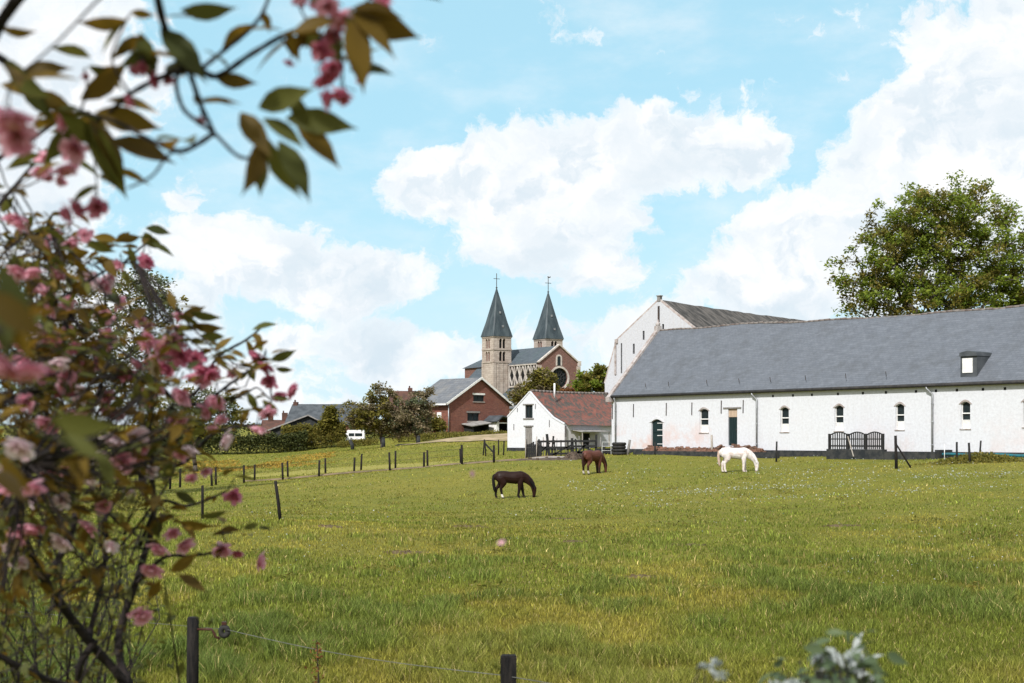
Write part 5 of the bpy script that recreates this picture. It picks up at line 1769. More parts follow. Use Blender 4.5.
horse('dark bay horse grazing nearest, with a white hind foot', hp_(511.5, 70), R(3), (.017, .0058, .0045), (.005, .0045, .0045), dict(leg=(.009, .006, .0055), foot=(.62, .58, .52)), .89, True, False, .85, seed=1, tailc=(.010, .009, .009))
horse('chestnut horse grazing in front of the yard fence, turned away', hp_(593, 85), R(47), (.105, .038, .026), (.03, .014, .011), dict(leg=(.03, .014, .011), foot=(.55, .5, .45)), .95, True, True, .3, seed=2, tailc=(.04, .02, .015))
horse('white horse grazing alone in front of the barn', hp_(735.5, 85), R(-4), (.70, .64, .62), (.74, .69, .67), dict(leg=(.66, .58, .54)), 1.0, False, False, .35, True, (.50, .37, .30), seed=3)

# ------------------------------------------------------------------ grass
N = 460000
g = np.random.default_rng(77)
py = g.uniform(476, 715, N); px = g.uniform(-260, 1290, N)
d = EYE * F / (py - HOR) * np.exp(g.normal(0, .06, N))
x = (px - 512) / F * d
keep = (d > 9) & (d < 105)
x, d = x[keep], d[keep]
d2_ = g.uniform(103, 172, 90000); px2 = g.uniform(-120, 1060, 90000)      # the rising field beyond the paddock fences
x = np.concatenate([x, (px2 - 512) / F * d2_]); d = np.concatenate([d, d2_])
z = Hb(x, d)
n = len(x)
big = fbm(x * .10 + 40, d * .06 + 40, 21)          # wide lush or dry areas
mid = fbm(x * .55 + 10, d * .40 + 10, 22)          # clumps
tuft = fbm(x * 1.7 + 30, d * 1.0 + 30, 24, 3)
lush = np.clip((mid * .6 + tuft * .55 - .53) * 6, 0, 1) * np.clip((big - .28) * 4, 0, 1)
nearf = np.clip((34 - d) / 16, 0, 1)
hgt = (.03 + .07 * g.random(n) ** 1.5 + .19 * lush * (.35 + .65 * nearf) + .06 * nearf) * (.55 + .9 * tuft)
hgt *= np.where(d > 45, .65, .85)
hgt = np.where(d > 103, np.minimum(hgt * 1.2, .12), hgt)
wid = np.clip(.0006 * d, .008, .09) * g.uniform(.7, 1.3, n)
dry = np.clip((fbm(x * .3 + 70, d * .2 + 70, 23) - .42) * 5, 0, 1) * (1 - lush * .8)
r = g.random(n)
lk = (.22 + .58 * np.clip((42 - d) / 25, 0, 1))[:, None]  # taller near grass coloured deeper, standing in for shade on the foreground
green = np.stack([.100 + .055 * r, .122 + .05 * r, .020 + .012 * r], 1)
yel = np.stack([.215 + .06 * r, .180 + .045 * r, .034 + .02 * r], 1)
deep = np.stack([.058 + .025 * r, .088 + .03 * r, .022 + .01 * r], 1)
straw = np.array([.30, .24, .11])
c = green * (1 - dry[:, None] * .75) + yel * dry[:, None] * .75
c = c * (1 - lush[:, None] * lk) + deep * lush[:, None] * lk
isst = g.random(n) < .05
c[isst] = straw
c = c * (np.exp(g.normal(0, .34, n)) * (.70 + .62 * tuft))[:, None] * np.array([1.17, 1.15, 1.02]) * (.80 + .45 * fbm(x * .16 + 9, d * .07 + 9, 27))[:, None]
a = g.uniform(0, 2 * math.pi, n)
lean = g.uniform(.1, .75, n) * hgt
ca_, sa_ = np.cos(a), np.sin(a)
lx, ly = np.cos(a + 1.3 * g.normal(size=n)) * lean, np.sin(a + 1.3 * g.normal(size=n)) * lean
V = np.zeros((n, 5, 3))
V[:, 0] = np.stack([x - ca_ * wid / 2, d - sa_ * wid / 2, z - .015], 1)
V[:, 1] = np.stack([x + ca_ * wid / 2, d + sa_ * wid / 2, z - .015], 1)
V[:, 2] = np.stack([x + ca_ * wid * .4 + lx * .35, d + sa_ * wid * .4 + ly * .35, z + hgt * .6], 1)
V[:, 3] = np.stack([x - ca_ * wid * .4 + lx * .35, d - sa_ * wid * .4 + ly * .35, z + hgt * .6], 1)
V[:, 4] = np.stack([x + lx, d + ly, z + hgt], 1)
base = np.arange(n)[:, None] * 5
q4 = np.concatenate([base + np.array([[0, 1, 2, 3]])], 0)
tri = base + np.array([[3, 2, 4, 4]])
me_f = np.concatenate([base + np.array([[0, 1, 2]]), base + np.array([[0, 2, 3]]), base + np.array([[3, 2, 4]])], 0)
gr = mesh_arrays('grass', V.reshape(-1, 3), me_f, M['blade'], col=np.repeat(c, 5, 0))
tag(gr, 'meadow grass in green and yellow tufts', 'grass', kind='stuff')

# daisies in the grass
n = 2600
px = np.concatenate([g.uniform(560, 1080, 1500), g.uniform(250, 1080, 1100)])
py = np.concatenate([482 + (px[:1500] - 760) * -.015 + g.normal(0, 6.5, 1500), g.uniform(468, 600, 1100)])
d = EYE * F / (np.maximum(py, 470) - HOR)
d = np.where(d > 60, 55 + (d - 60) * .75, d)
x = (px - 512) / F * d
m2 = 1500                                   # two pale drifts of daisies towards the barn
xs2 = g.uniform(5, 29, m2); ys2 = np.where(g.random(m2) < .6, 66 - (xs2 - 12) * .10, 59 + (xs2 - 12) * .05) + g.normal(0, 1.1, m2)
k2 = fbm(xs2 * .5, ys2 * .5, 33) > .47
x = np.concatenate([x, xs2[k2]]); d = np.concatenate([d, ys2[k2]])
keep = np.concatenate([fbm(x[:2600] * .25 + 3, d[:2600] * .12 + 3, 31) > .50, np.ones(int(k2.sum()), bool)])
x, d = x[keep], d[keep]
n = len(x)
dz = Hb(x, d) + .09
ds = np.clip(.0009 * d, .018, .065) * g.uniform(.5, 1.15, n)
v, f = scatter([(-.5, -.5, 0), (.5, -.5, 0), (.5, .5, 0), (-.5, .5, 0), (0, 0, .22)], [(0, 1, 4), (1, 2, 4), (2, 3, 4), (3, 0, 4)], np.stack([x, d, dz], 1), rand_rot(n, .5, g), ds)
tag(mesh_arrays('daisies', v, f, M['petal_white']), 'small white daisies scattered over the meadow', 'daisies', kind='stuff')

# bare trodden soil showing through the turf
for (px, d_, rx, ry, sd) in ((405, 34, .55, .35, 1), (575, 38, .5, .3, 2), (470, 46, .7, .4, 3), (690, 37, .6, .35, 4), (330, 41, .5, .3, 5), (560, 52, .8, .4, 6), (840, 44, .6, .35, 7), (640, 29, .35, .22, 8)):
    mound('soil_patch', 'small patches of bare reddish soil in the meadow turf', 'soil', px, d_, rx, ry, .05, M['bare_soil'], sd, bumps=10, bs=.07)['group'] = 'bare soil patches in the meadow'
# orange seeding sorrel strip at the back left of the field
n = 15000
px = g.uniform(170, 335, n); d = g.uniform(126, 150, n)
x = (px - 512) / F * d
m_ = fbm(x * .30 + 5, d * .16 + 5, 41)
cen = 141 - (px - 255) * .02
keep = (m_ - .40 + .12 * np.exp(-((d - cen) / 6) ** 2) * np.exp(-((px - 235) / 55) ** 2) * 2.2 > .12) & (g.random(n) < .75)
x, d = x[keep], d[keep]; n = len(x)
v, f = scatter(*LEAF4, np.stack([x, d, Hb(x, d) + g.uniform(.01, .09, n)], 1), rand_rot(n, .5, g), .17 * g.uniform(.5, 1.2, n))
tag(mesh_arrays('sorrel', v, f, leaf_mat('sorrel', (.36, .19, .03), (.40, .28, .045), .2)), 'strip of orange flowering sorrel at the back of the left field', 'wild flowers', kind='stuff')
# darker weed tufts in the meadow
n = 900
tx = []
for (tpx, td, s) in ((309, 70, .5), (248, 75, .6), (300, 58, .3), (600, 52, .5), (430, 56, .4), (590, 45, .45), (700, 46, .4), (500, 38, .35), (760, 40, .4), (380, 30, .35), (260, 33, .4), (930, 44, .5), (850, 52, .4), (1000, 38, .4), *[(float(a_), float(b_), float(c_)) for a_, b_, c_ in zip(g.uniform(260, 1040, 46), g.uniform(24, 80, 46), g.uniform(.12, .35, 46))]):
    cx_ = (tpx - 512) / F * td
    m_ = int(230 * s)
    xx = cx_ + g.normal(0, s, m_); yy = td + g.normal(0, s, m_)
    tx.append(np.stack([xx, yy, Hb(xx, yy) + g.uniform(.0, .14, m_)], 1))
tx = np.concatenate(tx)
v, f = scatter(*LEAF4, tx, rand_rot(len(tx), .8, g), .09 * g.uniform(.5, 1.3, len(tx)))
tag(mesh_arrays('weeds', v, f, M['leaf_olive']), 'dark leafy weed tufts dotted about the meadow', 'weeds', kind='stuff')

# ------------------------------------------------------------------ foreground cherry
cherry_base = Vector((-1.05, 4.3, Hz(-1.05, 4.3)))
cherry = thing('cherry_tree', 'pink blossoming cherry tree with bronze leaves overhanging the meadow', 'tree', cherry_base)
SK = []      # skeleton samples (point, radius)


def branch(pts, r0, r1, m='cherry_bark', n=8):
    """pts are (px, row, d); a limb drawn smoothly through them"""
    P3 = [P(*p) for p in pts]
    out_ = []
    for i in range(len(P3) - 1):
        p0 = P3[max(i - 1, 0)]; p1 = P3[i]; p2 = P3[i + 1]; p3 = P3[min(i + 2, len(P3) - 1)]
        for k in range(6):
            t = k / 6
            out_.append(.5 * ((2 * p1) + (p2 - p0) * t + (2 * p0 - 5 * p1 + 4 * p2 - p3) * t * t + (3 * p1 - p0 - 3 * p2 + p3) * t ** 3))
    out_.append(P3[-1])
    m_ = len(out_)
    rad = [(r0 + (r1 - r0) * i / (m_ - 1)) * (1 + .10 * math.sin(i * 2.1)) for i in range(m_)]
    for q, r_ in zip(out_, rad): SK.append((q, r_))
    MB().tube([q - cherry_base for q in out_], rad, n).build('branch', M[m], cherry)


# limbs rise from one base below the frame
bpix = (512 + cherry_base.x / cherry_base.y * F, HOR + (EYE - cherry_base.z) / cherry_base.y * F, cherry_base.y)
MB().tube([(0, 0, -.15), (0.0, 0, .1), (.02, -.02, .35), (.05, -.04, .62)], [.06, .048, .038, .03], 10).build('trunk', M['cherry_bark'], cherry)
branch([(170, 790, 4.3), (128, 690, 4.2), (88, 640, 4.1), (45, 580, 3.9), (8, 505, 3.6), (-30, 420, 3.2), (-60, 300, 2.7), (-50, 180, 2.3), (-20, 60, 2.0), (60, -40, 1.9), (155, -15, 1.85)], .0145, .008)
branch([(155, -15, 1.85), (165, 28, 1.9), (184, 68, 1.95), (200, 70, 1.95), (218, 76, 1.95), (250, 55, 1.95), (287, 34, 1.95), (320, 25, 1.95), (350, 18, 1.95)], .006, .0028, 'twig')
branch([(200, 70, 1.95), (222, 52, 2.0), (246, 33, 2.0), (262, 14, 2.0), (272, -12, 2.0)], .0035, .0025, 'twig')
branch([(180, 70, 1.95), (176, 84, 1.95), (183, 108, 1.95), (198, 122, 1.95), (214, 133, 1.95), (238, 156, 1.95), (258, 158, 1.95)], .0035, .0022, 'twig')
branch([(191, 76, 1.95), (200, 103, 2.0), (208, 120, 2.0), (214, 133, 1.95)], .004, .003, 'twig')
branch([(214, 133, 1.95), (196, 145, 1.95), (178, 151, 1.95), (150, 140, 2.0), (116, 122, 2.05), (80, 112, 2.1)], .004, .0025, 'twig')
branch([(182, 150, 1.95), (168, 155, 1.95), (152, 176, 1.95), (128, 188, 2.0)], .0025, .0015, 'twig')
branch([(184, 68, 1.95), (160, 78, 2.0), (130, 94, 2.05), (110, 112, 2.1), (85, 130, 2.15)], .0045, .003, 'twig')
branch([(130, 94, 2.05), (112, 60, 2.05), (122, 30, 2.05), (130, 14, 2.05)], .002, .0015, 'twig')
branch([(-40, 40, 2.0), (0, 58, 2.1), (20, 76, 2.15), (45, 102, 2.2), (85, 128, 2.2), (105, 160, 2.3)], .007, .003, 'twig')
branch([(-55, 210, 2.6), (-10, 165, 2.7), (30, 140, 2.7), (60, 120, 2.7), (90, 112, 2.7)], .006, .003, 'twig')
branch([(-55, 270, 2.7), (-10, 215, 2.9), (20, 180, 3.0), (45, 150, 3.0)], .006, .003, 'twig')
# middle of the tree
branch([(150, 720, 4.3), (118, 650, 4.4), (140, 570, 4.4), (153, 520, 4.4), (152, 470, 4.4), (150, 420, 4.3), (158, 370, 4.2), (168, 330, 4.1)], .014, .004)
branch([(-30, 420, 3.2), (20, 395, 3.5), (80, 380, 3.7), (146, 378, 3.8), (175, 400, 3.85), (205, 404, 3.9), (240, 396, 3.95)], .011, .004)
branch([(150, 420, 4.3), (196, 392, 4.2), (217, 358, 4.1), (246, 340, 4.0), (262, 327, 4.0)], .006, .0025)
branch([(205, 404, 3.9), (222, 390, 3.9), (254, 368, 3.85), (268, 372, 3.85)], .005, .0025)
branch([(152, 470, 4.4), (183, 463, 4.3), (209, 437, 4.2), (230, 428, 4.1), (262, 424, 4.1)], .007, .003)
branch([(230, 402, 3.9), (248, 392, 3.9), (258, 388, 3.9), (270, 400, 3.9)], .003, .0016, 'twig')
branch([(140, 545, 4.4), (160, 503, 4.3), (185, 506, 4.2), (207, 500, 4.1), (228, 490, 4.1)], .007, .0025)
branch([(135, 585, 4.4), (163, 558, 4.3), (190, 556, 4.2), (212, 553, 4.15), (226, 548, 4.1)], .006, .0025)
branch([(45, 580, 3.9), (75, 520, 4.0), (60, 450, 4.1), (40, 390, 4.1), (30, 320, 4.1), (40, 250, 4.0), (52, 215, 3.9)], .011, .004)
branch([(60, 450, 4.1), (95, 400, 4.1), (110, 345, 4.1), (105, 290, 4.0), (125, 262, 3.9), (150, 240, 3.9)], .008, .0025)
branch([(88, 640, 4.1), (105, 560, 4.2), (104, 480, 4.2), (96, 420, 4.2), (120, 380, 4.1)], .009, .003)
branch([(85, 478, 4.0), (110, 515, 4.2), (137, 536, 4.3), (155, 542, 4.3)], .004, .0025)
branch([(54, 595, 4.0), (95, 570, 4.1), (130, 535, 4.1), (170, 480, 4.1), (176, 455, 4.1)], .005, .0025)
branch([(20, 530, 3.7), (60, 545, 4.0), (110, 570, 4.1), (155, 545, 4.1)], .004, .002)
branch([(0, 560, 3.8), (30, 562, 3.8), (80, 590, 3.9), (130, 600, 4.0)], .004, .002)
branch([(96, 640, 4.1), (80, 665, 4.1), (78, 700, 4.2)], .010, .012)
branch([(-10, 650, 3.5), (30, 672, 3.6), (80, 690, 3.8), (140, 700, 4.1)], .008, .011)
branch([(5, 500, 3.6), (20, 470, 3.2), (60, 445, 2.4), (80, 430, 1.6)], .005, .002, 'twig')
branch([(-60, 300, 2.7), (-30, 320, 1.6), (0, 330, 1.2)], .005, .003, 'twig')
branch([(-30, 420, 3.2), (10, 330, 3.4), (60, 300, 3.5), (110, 268, 3.6), (135, 262, 3.6)], .007, .002)
branch([(10, 330, 3.4), (-5, 270, 3.3), (20, 240, 3.3), (50, 230, 3.3)], .005, .002)
gt = np.random.default_rng(91)
for i in range(26):
    ax_, ay_ = gt.uniform(-10, 150), gt.uniform(470, 690)
    d_ = gt.uniform(3.7, 4.5)
    dx_, dy_ = gt.normal(20, 40), -gt.uniform(40, 120)
    branch([(ax_, ay_, d_), (ax_ + dx_ * .5 + gt.normal(0, 12), ay_ + dy_ * .5, d_ + gt.normal(0, .1)), (ax_ + dx_, ay_ + dy_, d_ + gt.normal(0, .15))], .0034, .0014, 'twig', 6)
SKP = np.array([list(q) for q, r_ in SK])

# leaf shape: pointed, folded along the midrib, 8 cm long at size 1
LV, LF = [], []
prof_l = [(0, .0), (.10, .07), (.26, .155), (.46, .185), (.64, .145), (.80, .07), (.90, .022), (1, 0)]
for i, (u_, w_) in enumerate(prof_l):
    zc_ = -.20 * u_ * u_
    LV += [(u_, w_, zc_ + w_ * .28), (u_, 0, zc_), (u_, -w_, zc_ + w_ * .28)]
for i in range(len(prof_l) - 1):
    a = i * 3
    LF += [(a, a + 1, a + 4, a + 3), (a + 1, a + 2, a + 5, a + 4)]
LEAFQ = (LV, LF)
leaf_p, leaf_r, leaf_s = [], [], []
gl_ = np.random.default_rng(5)


def add_leaf(p, direction, size, roll=None):
    dx = Vector(direction).normalized()
    up = Vector((gl_.normal(0, .5), gl_.normal(0, .5), 1)).normalized()
    if roll is not None: up = Vector(roll)
    y = up.cross(dx)
    if y.length < .05: y = Vector((0, 1, 0)).cross(dx)
    y.normalize(); zz = dx.cross(y)
    leaf_p.append(tuple(p - cherry_base)); leaf_r.append([[dx.x, y.x, zz.x], [dx.y, y.y, zz.y], [dx.z, y.z, zz.z]]); leaf_s.append(size)


def leaf_px(px, py, d, ax, ay, size, face=.0):
    """a leaf whose stalk is at px,row and that points (ax, ay) in the frame's right/down sense, turned to be seen broadside"""
    add_leaf(P(px, py, d), (ax, gl_.normal(0, .25), -ay), size, (gl_.normal(0, .75), -1, gl_.normal(0, .75) + face))


twm = MB()


def twig_to(p, r=.0018, sag=.0):
    i = int(np.argmin(((SKP - np.array(p)) ** 2).sum(1)))
    a = Vector(SKP[i])
    L = (p - a).length
    mid_ = a.lerp(p, .5) + Vector((gl_.normal(0, .06) * L, gl_.normal(0, .06) * L, -.10 * L + sag))
    r = r if L < .25 else r * 1.5
    twm.tube([a - cherry_base, a.lerp(mid_, .5) - cherry_base + Vector((0, 0, .02 * L)), mid_ - cherry_base, mid_.lerp(p, .55) - cherry_base, p - cherry_base], [r * 1.5, r * 1.3, r * 1.1, r, r * .8], 5)
    return (p - a).normalized() if L > 1e-6 else Vector((0, 0, 1))


# blossom: clusters of double flowers
PV = [(0, 0, 0), (.45, .30, .10), (.95, .22, .30), (1.02, 0, .26), (.95, -.22, .30), (.45, -.30, .10)]
PF = [(0, 1, 2, 3), (0, 3, 4, 5)]


def blossom(p, size, m, nfl, seed, hang=True):
    g = np.random.default_rng(seed)
    pos, rot, sc = [], [], []
    cent = []
    for k in range(nfl):
        for _ in range(8):
            c_ = np.array([g.normal(0, .95), g.normal(0, .7), g.normal(-.1, .75)]) * size if k else np.zeros(3)
            if all(np.linalg.norm(c_ - e) > size * .7 for e in cent): break
        cent.append(c_)
        ax = np.array([c_[0] * .7 + g.normal(0, .3) * size, -0.5 * size + g.normal(0, .3) * size, -.7 * size + g.normal(0, .3) * size]); ax /= np.linalg.norm(ax)
        h1 = np.cross(ax, [.3, .2, 1.]); h1 /= np.linalg.norm(h1); h2 = np.cross(ax, h1)
        for layer, (npt, el_, s_) in enumerate(((9, .15, 1.0), (8, .55, .88), (6, .95, .72), (4, 1.3, .55))):
            for j in range(npt):
                a = 2 * math.pi * (j + .5 * layer) / npt + g.normal(0, .12)
                rad_ = h1 * math.cos(a) + h2 * math.sin(a)
                e_ = el_ + g.normal(0, .12)
                dx = rad_ * math.cos(e_) + ax * math.sin(e_)
                zz = -rad_ * math.sin(e_) + ax * math.cos(e_)
                y = np.cross(zz, dx)
                pos.append(c_); rot.append(np.stack([dx, y, zz], 1)); sc.append(size * .92 * s_ * g.uniform(.85, 1.15))
    v, f = scatter(PV, PF, np.array(pos), np.array(rot), np.array(sc))
    o = mesh_arrays('blossom', v, f, m, cherry)
    o.location = p - cherry_base
    return o


# (column, row, distance, flower radius in m, tone, flowers)
BL_ = [
    # upper left, close
    (10, 118, 1.75, .030, 'petal', 3), (77, 148, 2.2, .026, 'petal', 3), (38, 152, 2.6, .026, 'petal', 2), (97, 206, 2.2, .022, 'petal_deep', 3), (48, 176, 2.5, .013, 'petal', 1), (62, 180, 2.5, .013, 'petal', 1),
    (85, 75, 2.1, .008, 'petal', 1), (142, 68, 2.0, .012, 'petal_deep', 2), (152, 80, 2.0, .014, 'petal_deep', 2), (168, 78, 2.0, .011, 'petal_deep', 1), (200, 120, 2.0, .009, 'petal', 1),
    (322, 48, 1.95, .020, 'petal_deep', 2), (290, 61, 1.95, .010, 'petal_deep', 1), (322, 76, 1.95, .019, 'petal_deep', 2), (343, 92, 1.95, .020, 'petal_deep', 3), (326, 4, 1.9, .022, 'petal', 3), (383, 0, 1.9, .016, 'petal_deep', 2), (300, -2, 1.95, .014, 'petal_deep', 2),
    # crown, upper middle
    (20, 268, 2.9, .030, 'petal', 2), (44, 284, 3.3, .036, 'petal', 2), (60, 272, 3.4, .026, 'petal', 2), (89, 276, 3.6, .034, 'petal_pale', 2), (107, 284, 3.6, .026, 'petal', 2), (120, 264, 3.6, .020, 'petal', 1), (146, 257, 3.6, .024, 'petal_deep', 2),
    (38, 326, 3.3, .034, 'petal_pale', 2), (105, 317, 3.7, .028, 'petal', 2), (111, 335, 3.6, .032, 'petal', 2), (173, 340, 3.5, .036, 'petal', 3), (182, 354, 3.5, .032, 'petal_deep', 3), (167, 352, 3.5, .03, 'petal', 2), (194, 373, 3.5, .034, 'petal', 3), (203, 366, 3.5, .026, 'petal_deep', 2),
    (6, 358, 1.6, .030, 'petal', 3), (44, 371, 3.2, .034, 'petal', 3), (58, 361, 3.0, .028, 'petal_pale', 1), (53, 341, 3.3, .026, 'petal_deep', 2), (217, 398, 3.7, .030, 'petal', 3), (266, 364, 3.7, .028, 'petal_deep', 2), (270, 380, 3.7, .028, 'petal_deep', 3), (259, 426, 3.6, .028, 'petal', 2), (146, 402, 3.6, .02, 'petal', 1),
    # middle and lower
    (143, 443, 3.3, .032, 'petal', 2), (190, 446, 3.6, .034, 'petal_pale', 2), (182, 452, 3.5, .026, 'petal', 1), (116, 436, 3.2, .036, 'petal_pale', 2), (21, 442, 2.3, .034, 'petal_pale', 1), (93, 477, 2.4, .020, 'petal_pale', 1), (124, 462, 3.2, .032, 'petal', 2), (190, 475, 3.6, .024, 'petal', 1),
    (33, 524, 3.2, .036, 'petal', 2), (64, 539, 3.2, .034, 'petal_pale', 1), (160, 545, 3.5, .034, 'petal', 2), (183, 543, 3.6, .034, 'petal', 1), (172, 531, 3.6, .026, 'petal', 1), (222, 547, 4.1, .036, 'petal', 2), (238, 551, 4.12, .026, 'petal_deep', 1), (234, 494, 4.08, .033, 'petal_deep', 1), (135, 609, 3.5, .032, 'petal', 2),
    (28, 400, 3.2, .03, 'petal', 2), (75, 410, 3.4, .028, 'petal', 2), (95, 360, 3.5, .03, 'petal', 2), (62, 390, 3.4, .024, 'petal_deep', 2), (15, 215, 2.8, .026, 'petal', 2), (70, 240, 3.2, .022, 'petal', 2), (128, 372, 3.5, .026, 'petal_deep', 2), (160, 385, 3.6, .026, 'petal', 2), (232, 372, 3.8, .02, 'petal', 1),
    (30, 455, 3.0, .026, 'petal_pale', 2), (60, 500, 3.3, .026, 'petal_pale', 2), (85, 520, 3.5, .026, 'petal', 2), (20, 560, 3.3, .026, 'petal_pale', 2), (112, 545, 3.8, .024, 'petal_pale', 1), (100, 455, 3.3, .028, 'petal_pale', 2), (70, 455, 3.2, .026, 'petal', 2), (150, 470, 3.7, .024, 'petal_pale', 2), (130, 490, 3.7, .022, 'petal_pale', 1), (205, 470, 3.8, .020, 'petal', 1), (45, 420, 3.3, .028, 'petal', 2),
    (8, 300, 3.0, .028, 'petal', 2), (68, 300, 3.4, .026, 'petal', 2), (88, 345, 3.5, .026, 'petal', 2), (25, 345, 3.1, .026, 'petal', 2), (150, 360, 3.6, .026, 'petal', 2), (82, 385, 3.5, .026, 'petal_pale', 2), (105, 395, 3.5, .024, 'petal', 2), (175, 420, 3.7, .024, 'petal', 2), (212, 425, 3.8, .022, 'petal', 2), (55, 235, 3.3, .022, 'petal', 2), (140, 320, 3.6, .022, 'petal', 2),
    (8, 485, 2.6, .028, 'petal', 2), (103, 505, 3.5, .026, 'petal', 1), (48, 470, 3.4, .028, 'petal', 2), (120, 412, 3.5, .024, 'petal', 2), (215, 365, 3.7, .02, 'petal_deep', 1), (178, 325, 3.6, .024, 'petal', 2), (70, 330, 3.5, .024, 'petal', 2),
]
for i, (px, py, d, s, tone, nf) in enumerate(BL_):
    p = P(px, py, d)
    top = p + Vector((0, 0, s * 1.4))
    twig_to(top, .0014)
    for q in range(nf):
        twm.tube([top - cherry_base, top - cherry_base + Vector((gl_.normal(0, .3) * s, gl_.normal(0, .3) * s, -.9 * s)), p - cherry_base + Vector((gl_.normal(0, .5) * s, gl_.normal(0, .3) * s, 0))], [.0009, .0009, .0009], 4)
    blossom(p, s, M[tone], nf, 100 + i)
    # the whorl of young leaves above each cluster
    for q in range(int(gl_.integers(2, 5))):
        a = gl_.uniform(0, 6.28)
        add_leaf(top + Vector((gl_.normal(0, .012), gl_.normal(0, .012), gl_.uniform(0, .03))), (math.cos(a), math.sin(a) * .8, gl_.uniform(-.5, .35)), gl_.uniform(.05, .085))

# leaves placed where the picture shows them large
for (px, py, d, ax, ay, s) in (
        (185, 42, 1.95, -.1, 1, .0), (160, 28, 1.9, .75, .75, .085), (180, 10, 1.9, 1, .05, .065), (140, 32, 2.0, .25, 1, .065), (128, 20, 2.0, -1, .25, .06), (126, 22, 2.0, -.7, .7, .05), (130, 12, 2.0, 1, .15, .03),
        (215, 78, 1.95, 1, .15, .05), (258, 108, 1.9, 1, -.2, .075), (240, 112, 1.9, .6, .8, .07), (262, 118, 1.9, .9, .5, .06), (290, 92, 1.9, .4, .8, .055),
        (262, 140, 1.9, -.1, 1, .075), (268, 138, 1.9, .35, .95, .08), (278, 140, 1.9, .55, .85, .08), (295, 122, 1.95, .75, .65, .075), (258, 150, 1.9, .15, 1, .055), (285, 118, 1.95, 1, .1, .085),
        (352, 12, 1.85, 1, .35, .085), (350, 18, 1.85, .25, 1, .085), (348, 10, 1.85, .7, .55, .075), (335, 20, 1.9, -.9, .25, .055), (352, 8, 1.85, 1, .05, .06), (345, 15, 1.85, .6, .9, .06), (305, 20, 1.95, -.2, .8, .045),
        (20, 70, 2.1, .5, .9, .08), (5, 60, 2.0, .7, .75, .09), (0, 85, 2.0, 1, .1, .06), (18, 75, 2.1, 1, -.2, .07), (0, 28, 2.0, .9, .3, .05), (40, 90, 2.1, 1, .8, .06),
        (85, 120, 2.1, .2, 1, .11), (88, 118, 2.1, .6, .9, .10), (60, 110, 2.1, .8, .7, .09), (95, 112, 2.1, 1, .25, .085), (80, 100, 2.1, .8, -.6, .08), (100, 128, 2.1, .15, 1, .10), (110, 140, 2.1, .9, .2, .085), (72, 122, 2.2, -.5, .9, .07), (98, 160, 2.1, .4, 1, .06), (106, 100, 2.1, 1, .1, .07), (60, 105, 2.1, -.8, .3, .06),
        (0, 268, 1.3, .4, 1, .06), (-8, 285, 1.3, .35, 1, .062), (5, 305, 1.3, .35, .9, .05), (-14, 290, 1.2, .9, .8, .055),
        (48, 420, 1.5, 1, .15, .062), (58, 436, 1.55, .9, .35, .05), (100, 452, 2.1, .4, .9, .05), (88, 455, 2.0, -.3, 1, .05), (66, 462, 2.0, .8, .6, .045), (110, 465, 2.2, .7, .8, .045), (0, 455, 1.8, .6, 1, .055), (-8, 470, 1.8, .9, .6, .055),
        (150, 243, 3.6, .9, .35, .07), (140, 236, 3.6, 1, .5, .075), (145, 228, 3.6, 1, .1, .07), (130, 232, 3.6, -.8, .5, .06), (118, 240, 3.6, -.9, -.1, .07), (100, 255, 3.6, .6, .7, .08), (128, 246, 3.6, .3, 1, .07), (85, 240, 3.5, .8, .4, .08),
        (252, 330, 3.9, 1, -.35, .08), (246, 340, 3.9, .4, .9, .06), (214, 352, 3.9, .7, -.7, .07), (270, 360, 3.7, 1, -.3, .075), (275, 368, 3.7, 1, .2, .05), (262, 352, 3.7, -.4, -.8, .05), (248, 392, 3.7, .4, .9, .06), (250, 408, 3.7, -.5, .8, .06), (262, 400, 3.7, .8, .7, .06), (272, 398, 3.7, 1, 0, .05),
        (190, 312, 3.5, 1, .3, .08), (180, 318, 3.5, .9, -.4, .07), (192, 325, 3.5, 1, .2, .08), (200, 335, 3.5, 1, .1, .07), (175, 310, 3.5, -.3, -.9, .06),
        (165, 590, 3.3, .2, .8, .07), (178, 575, 3.3, 1, .5, .08), (160, 580, 3.3, -.5, .8, .07), (170, 572, 3.3, .8, -.5, .08), (200, 516, 3.7, 1, -.05, .075), (180, 522, 3.7, .9, .2, .09), (220, 530, 3.8, 1, -.1, .06), (243, 528, 3.9, 1, -.2, .05), (258, 527, 3.9, 1, .1, .04), (175, 492, 3.7, 1, .5, .07)):
    if s > 0: leaf_px(px, py, d, ax, ay, s * (1.18 if d < 2.6 else 1.0))
n_hand = len(leaf_p)
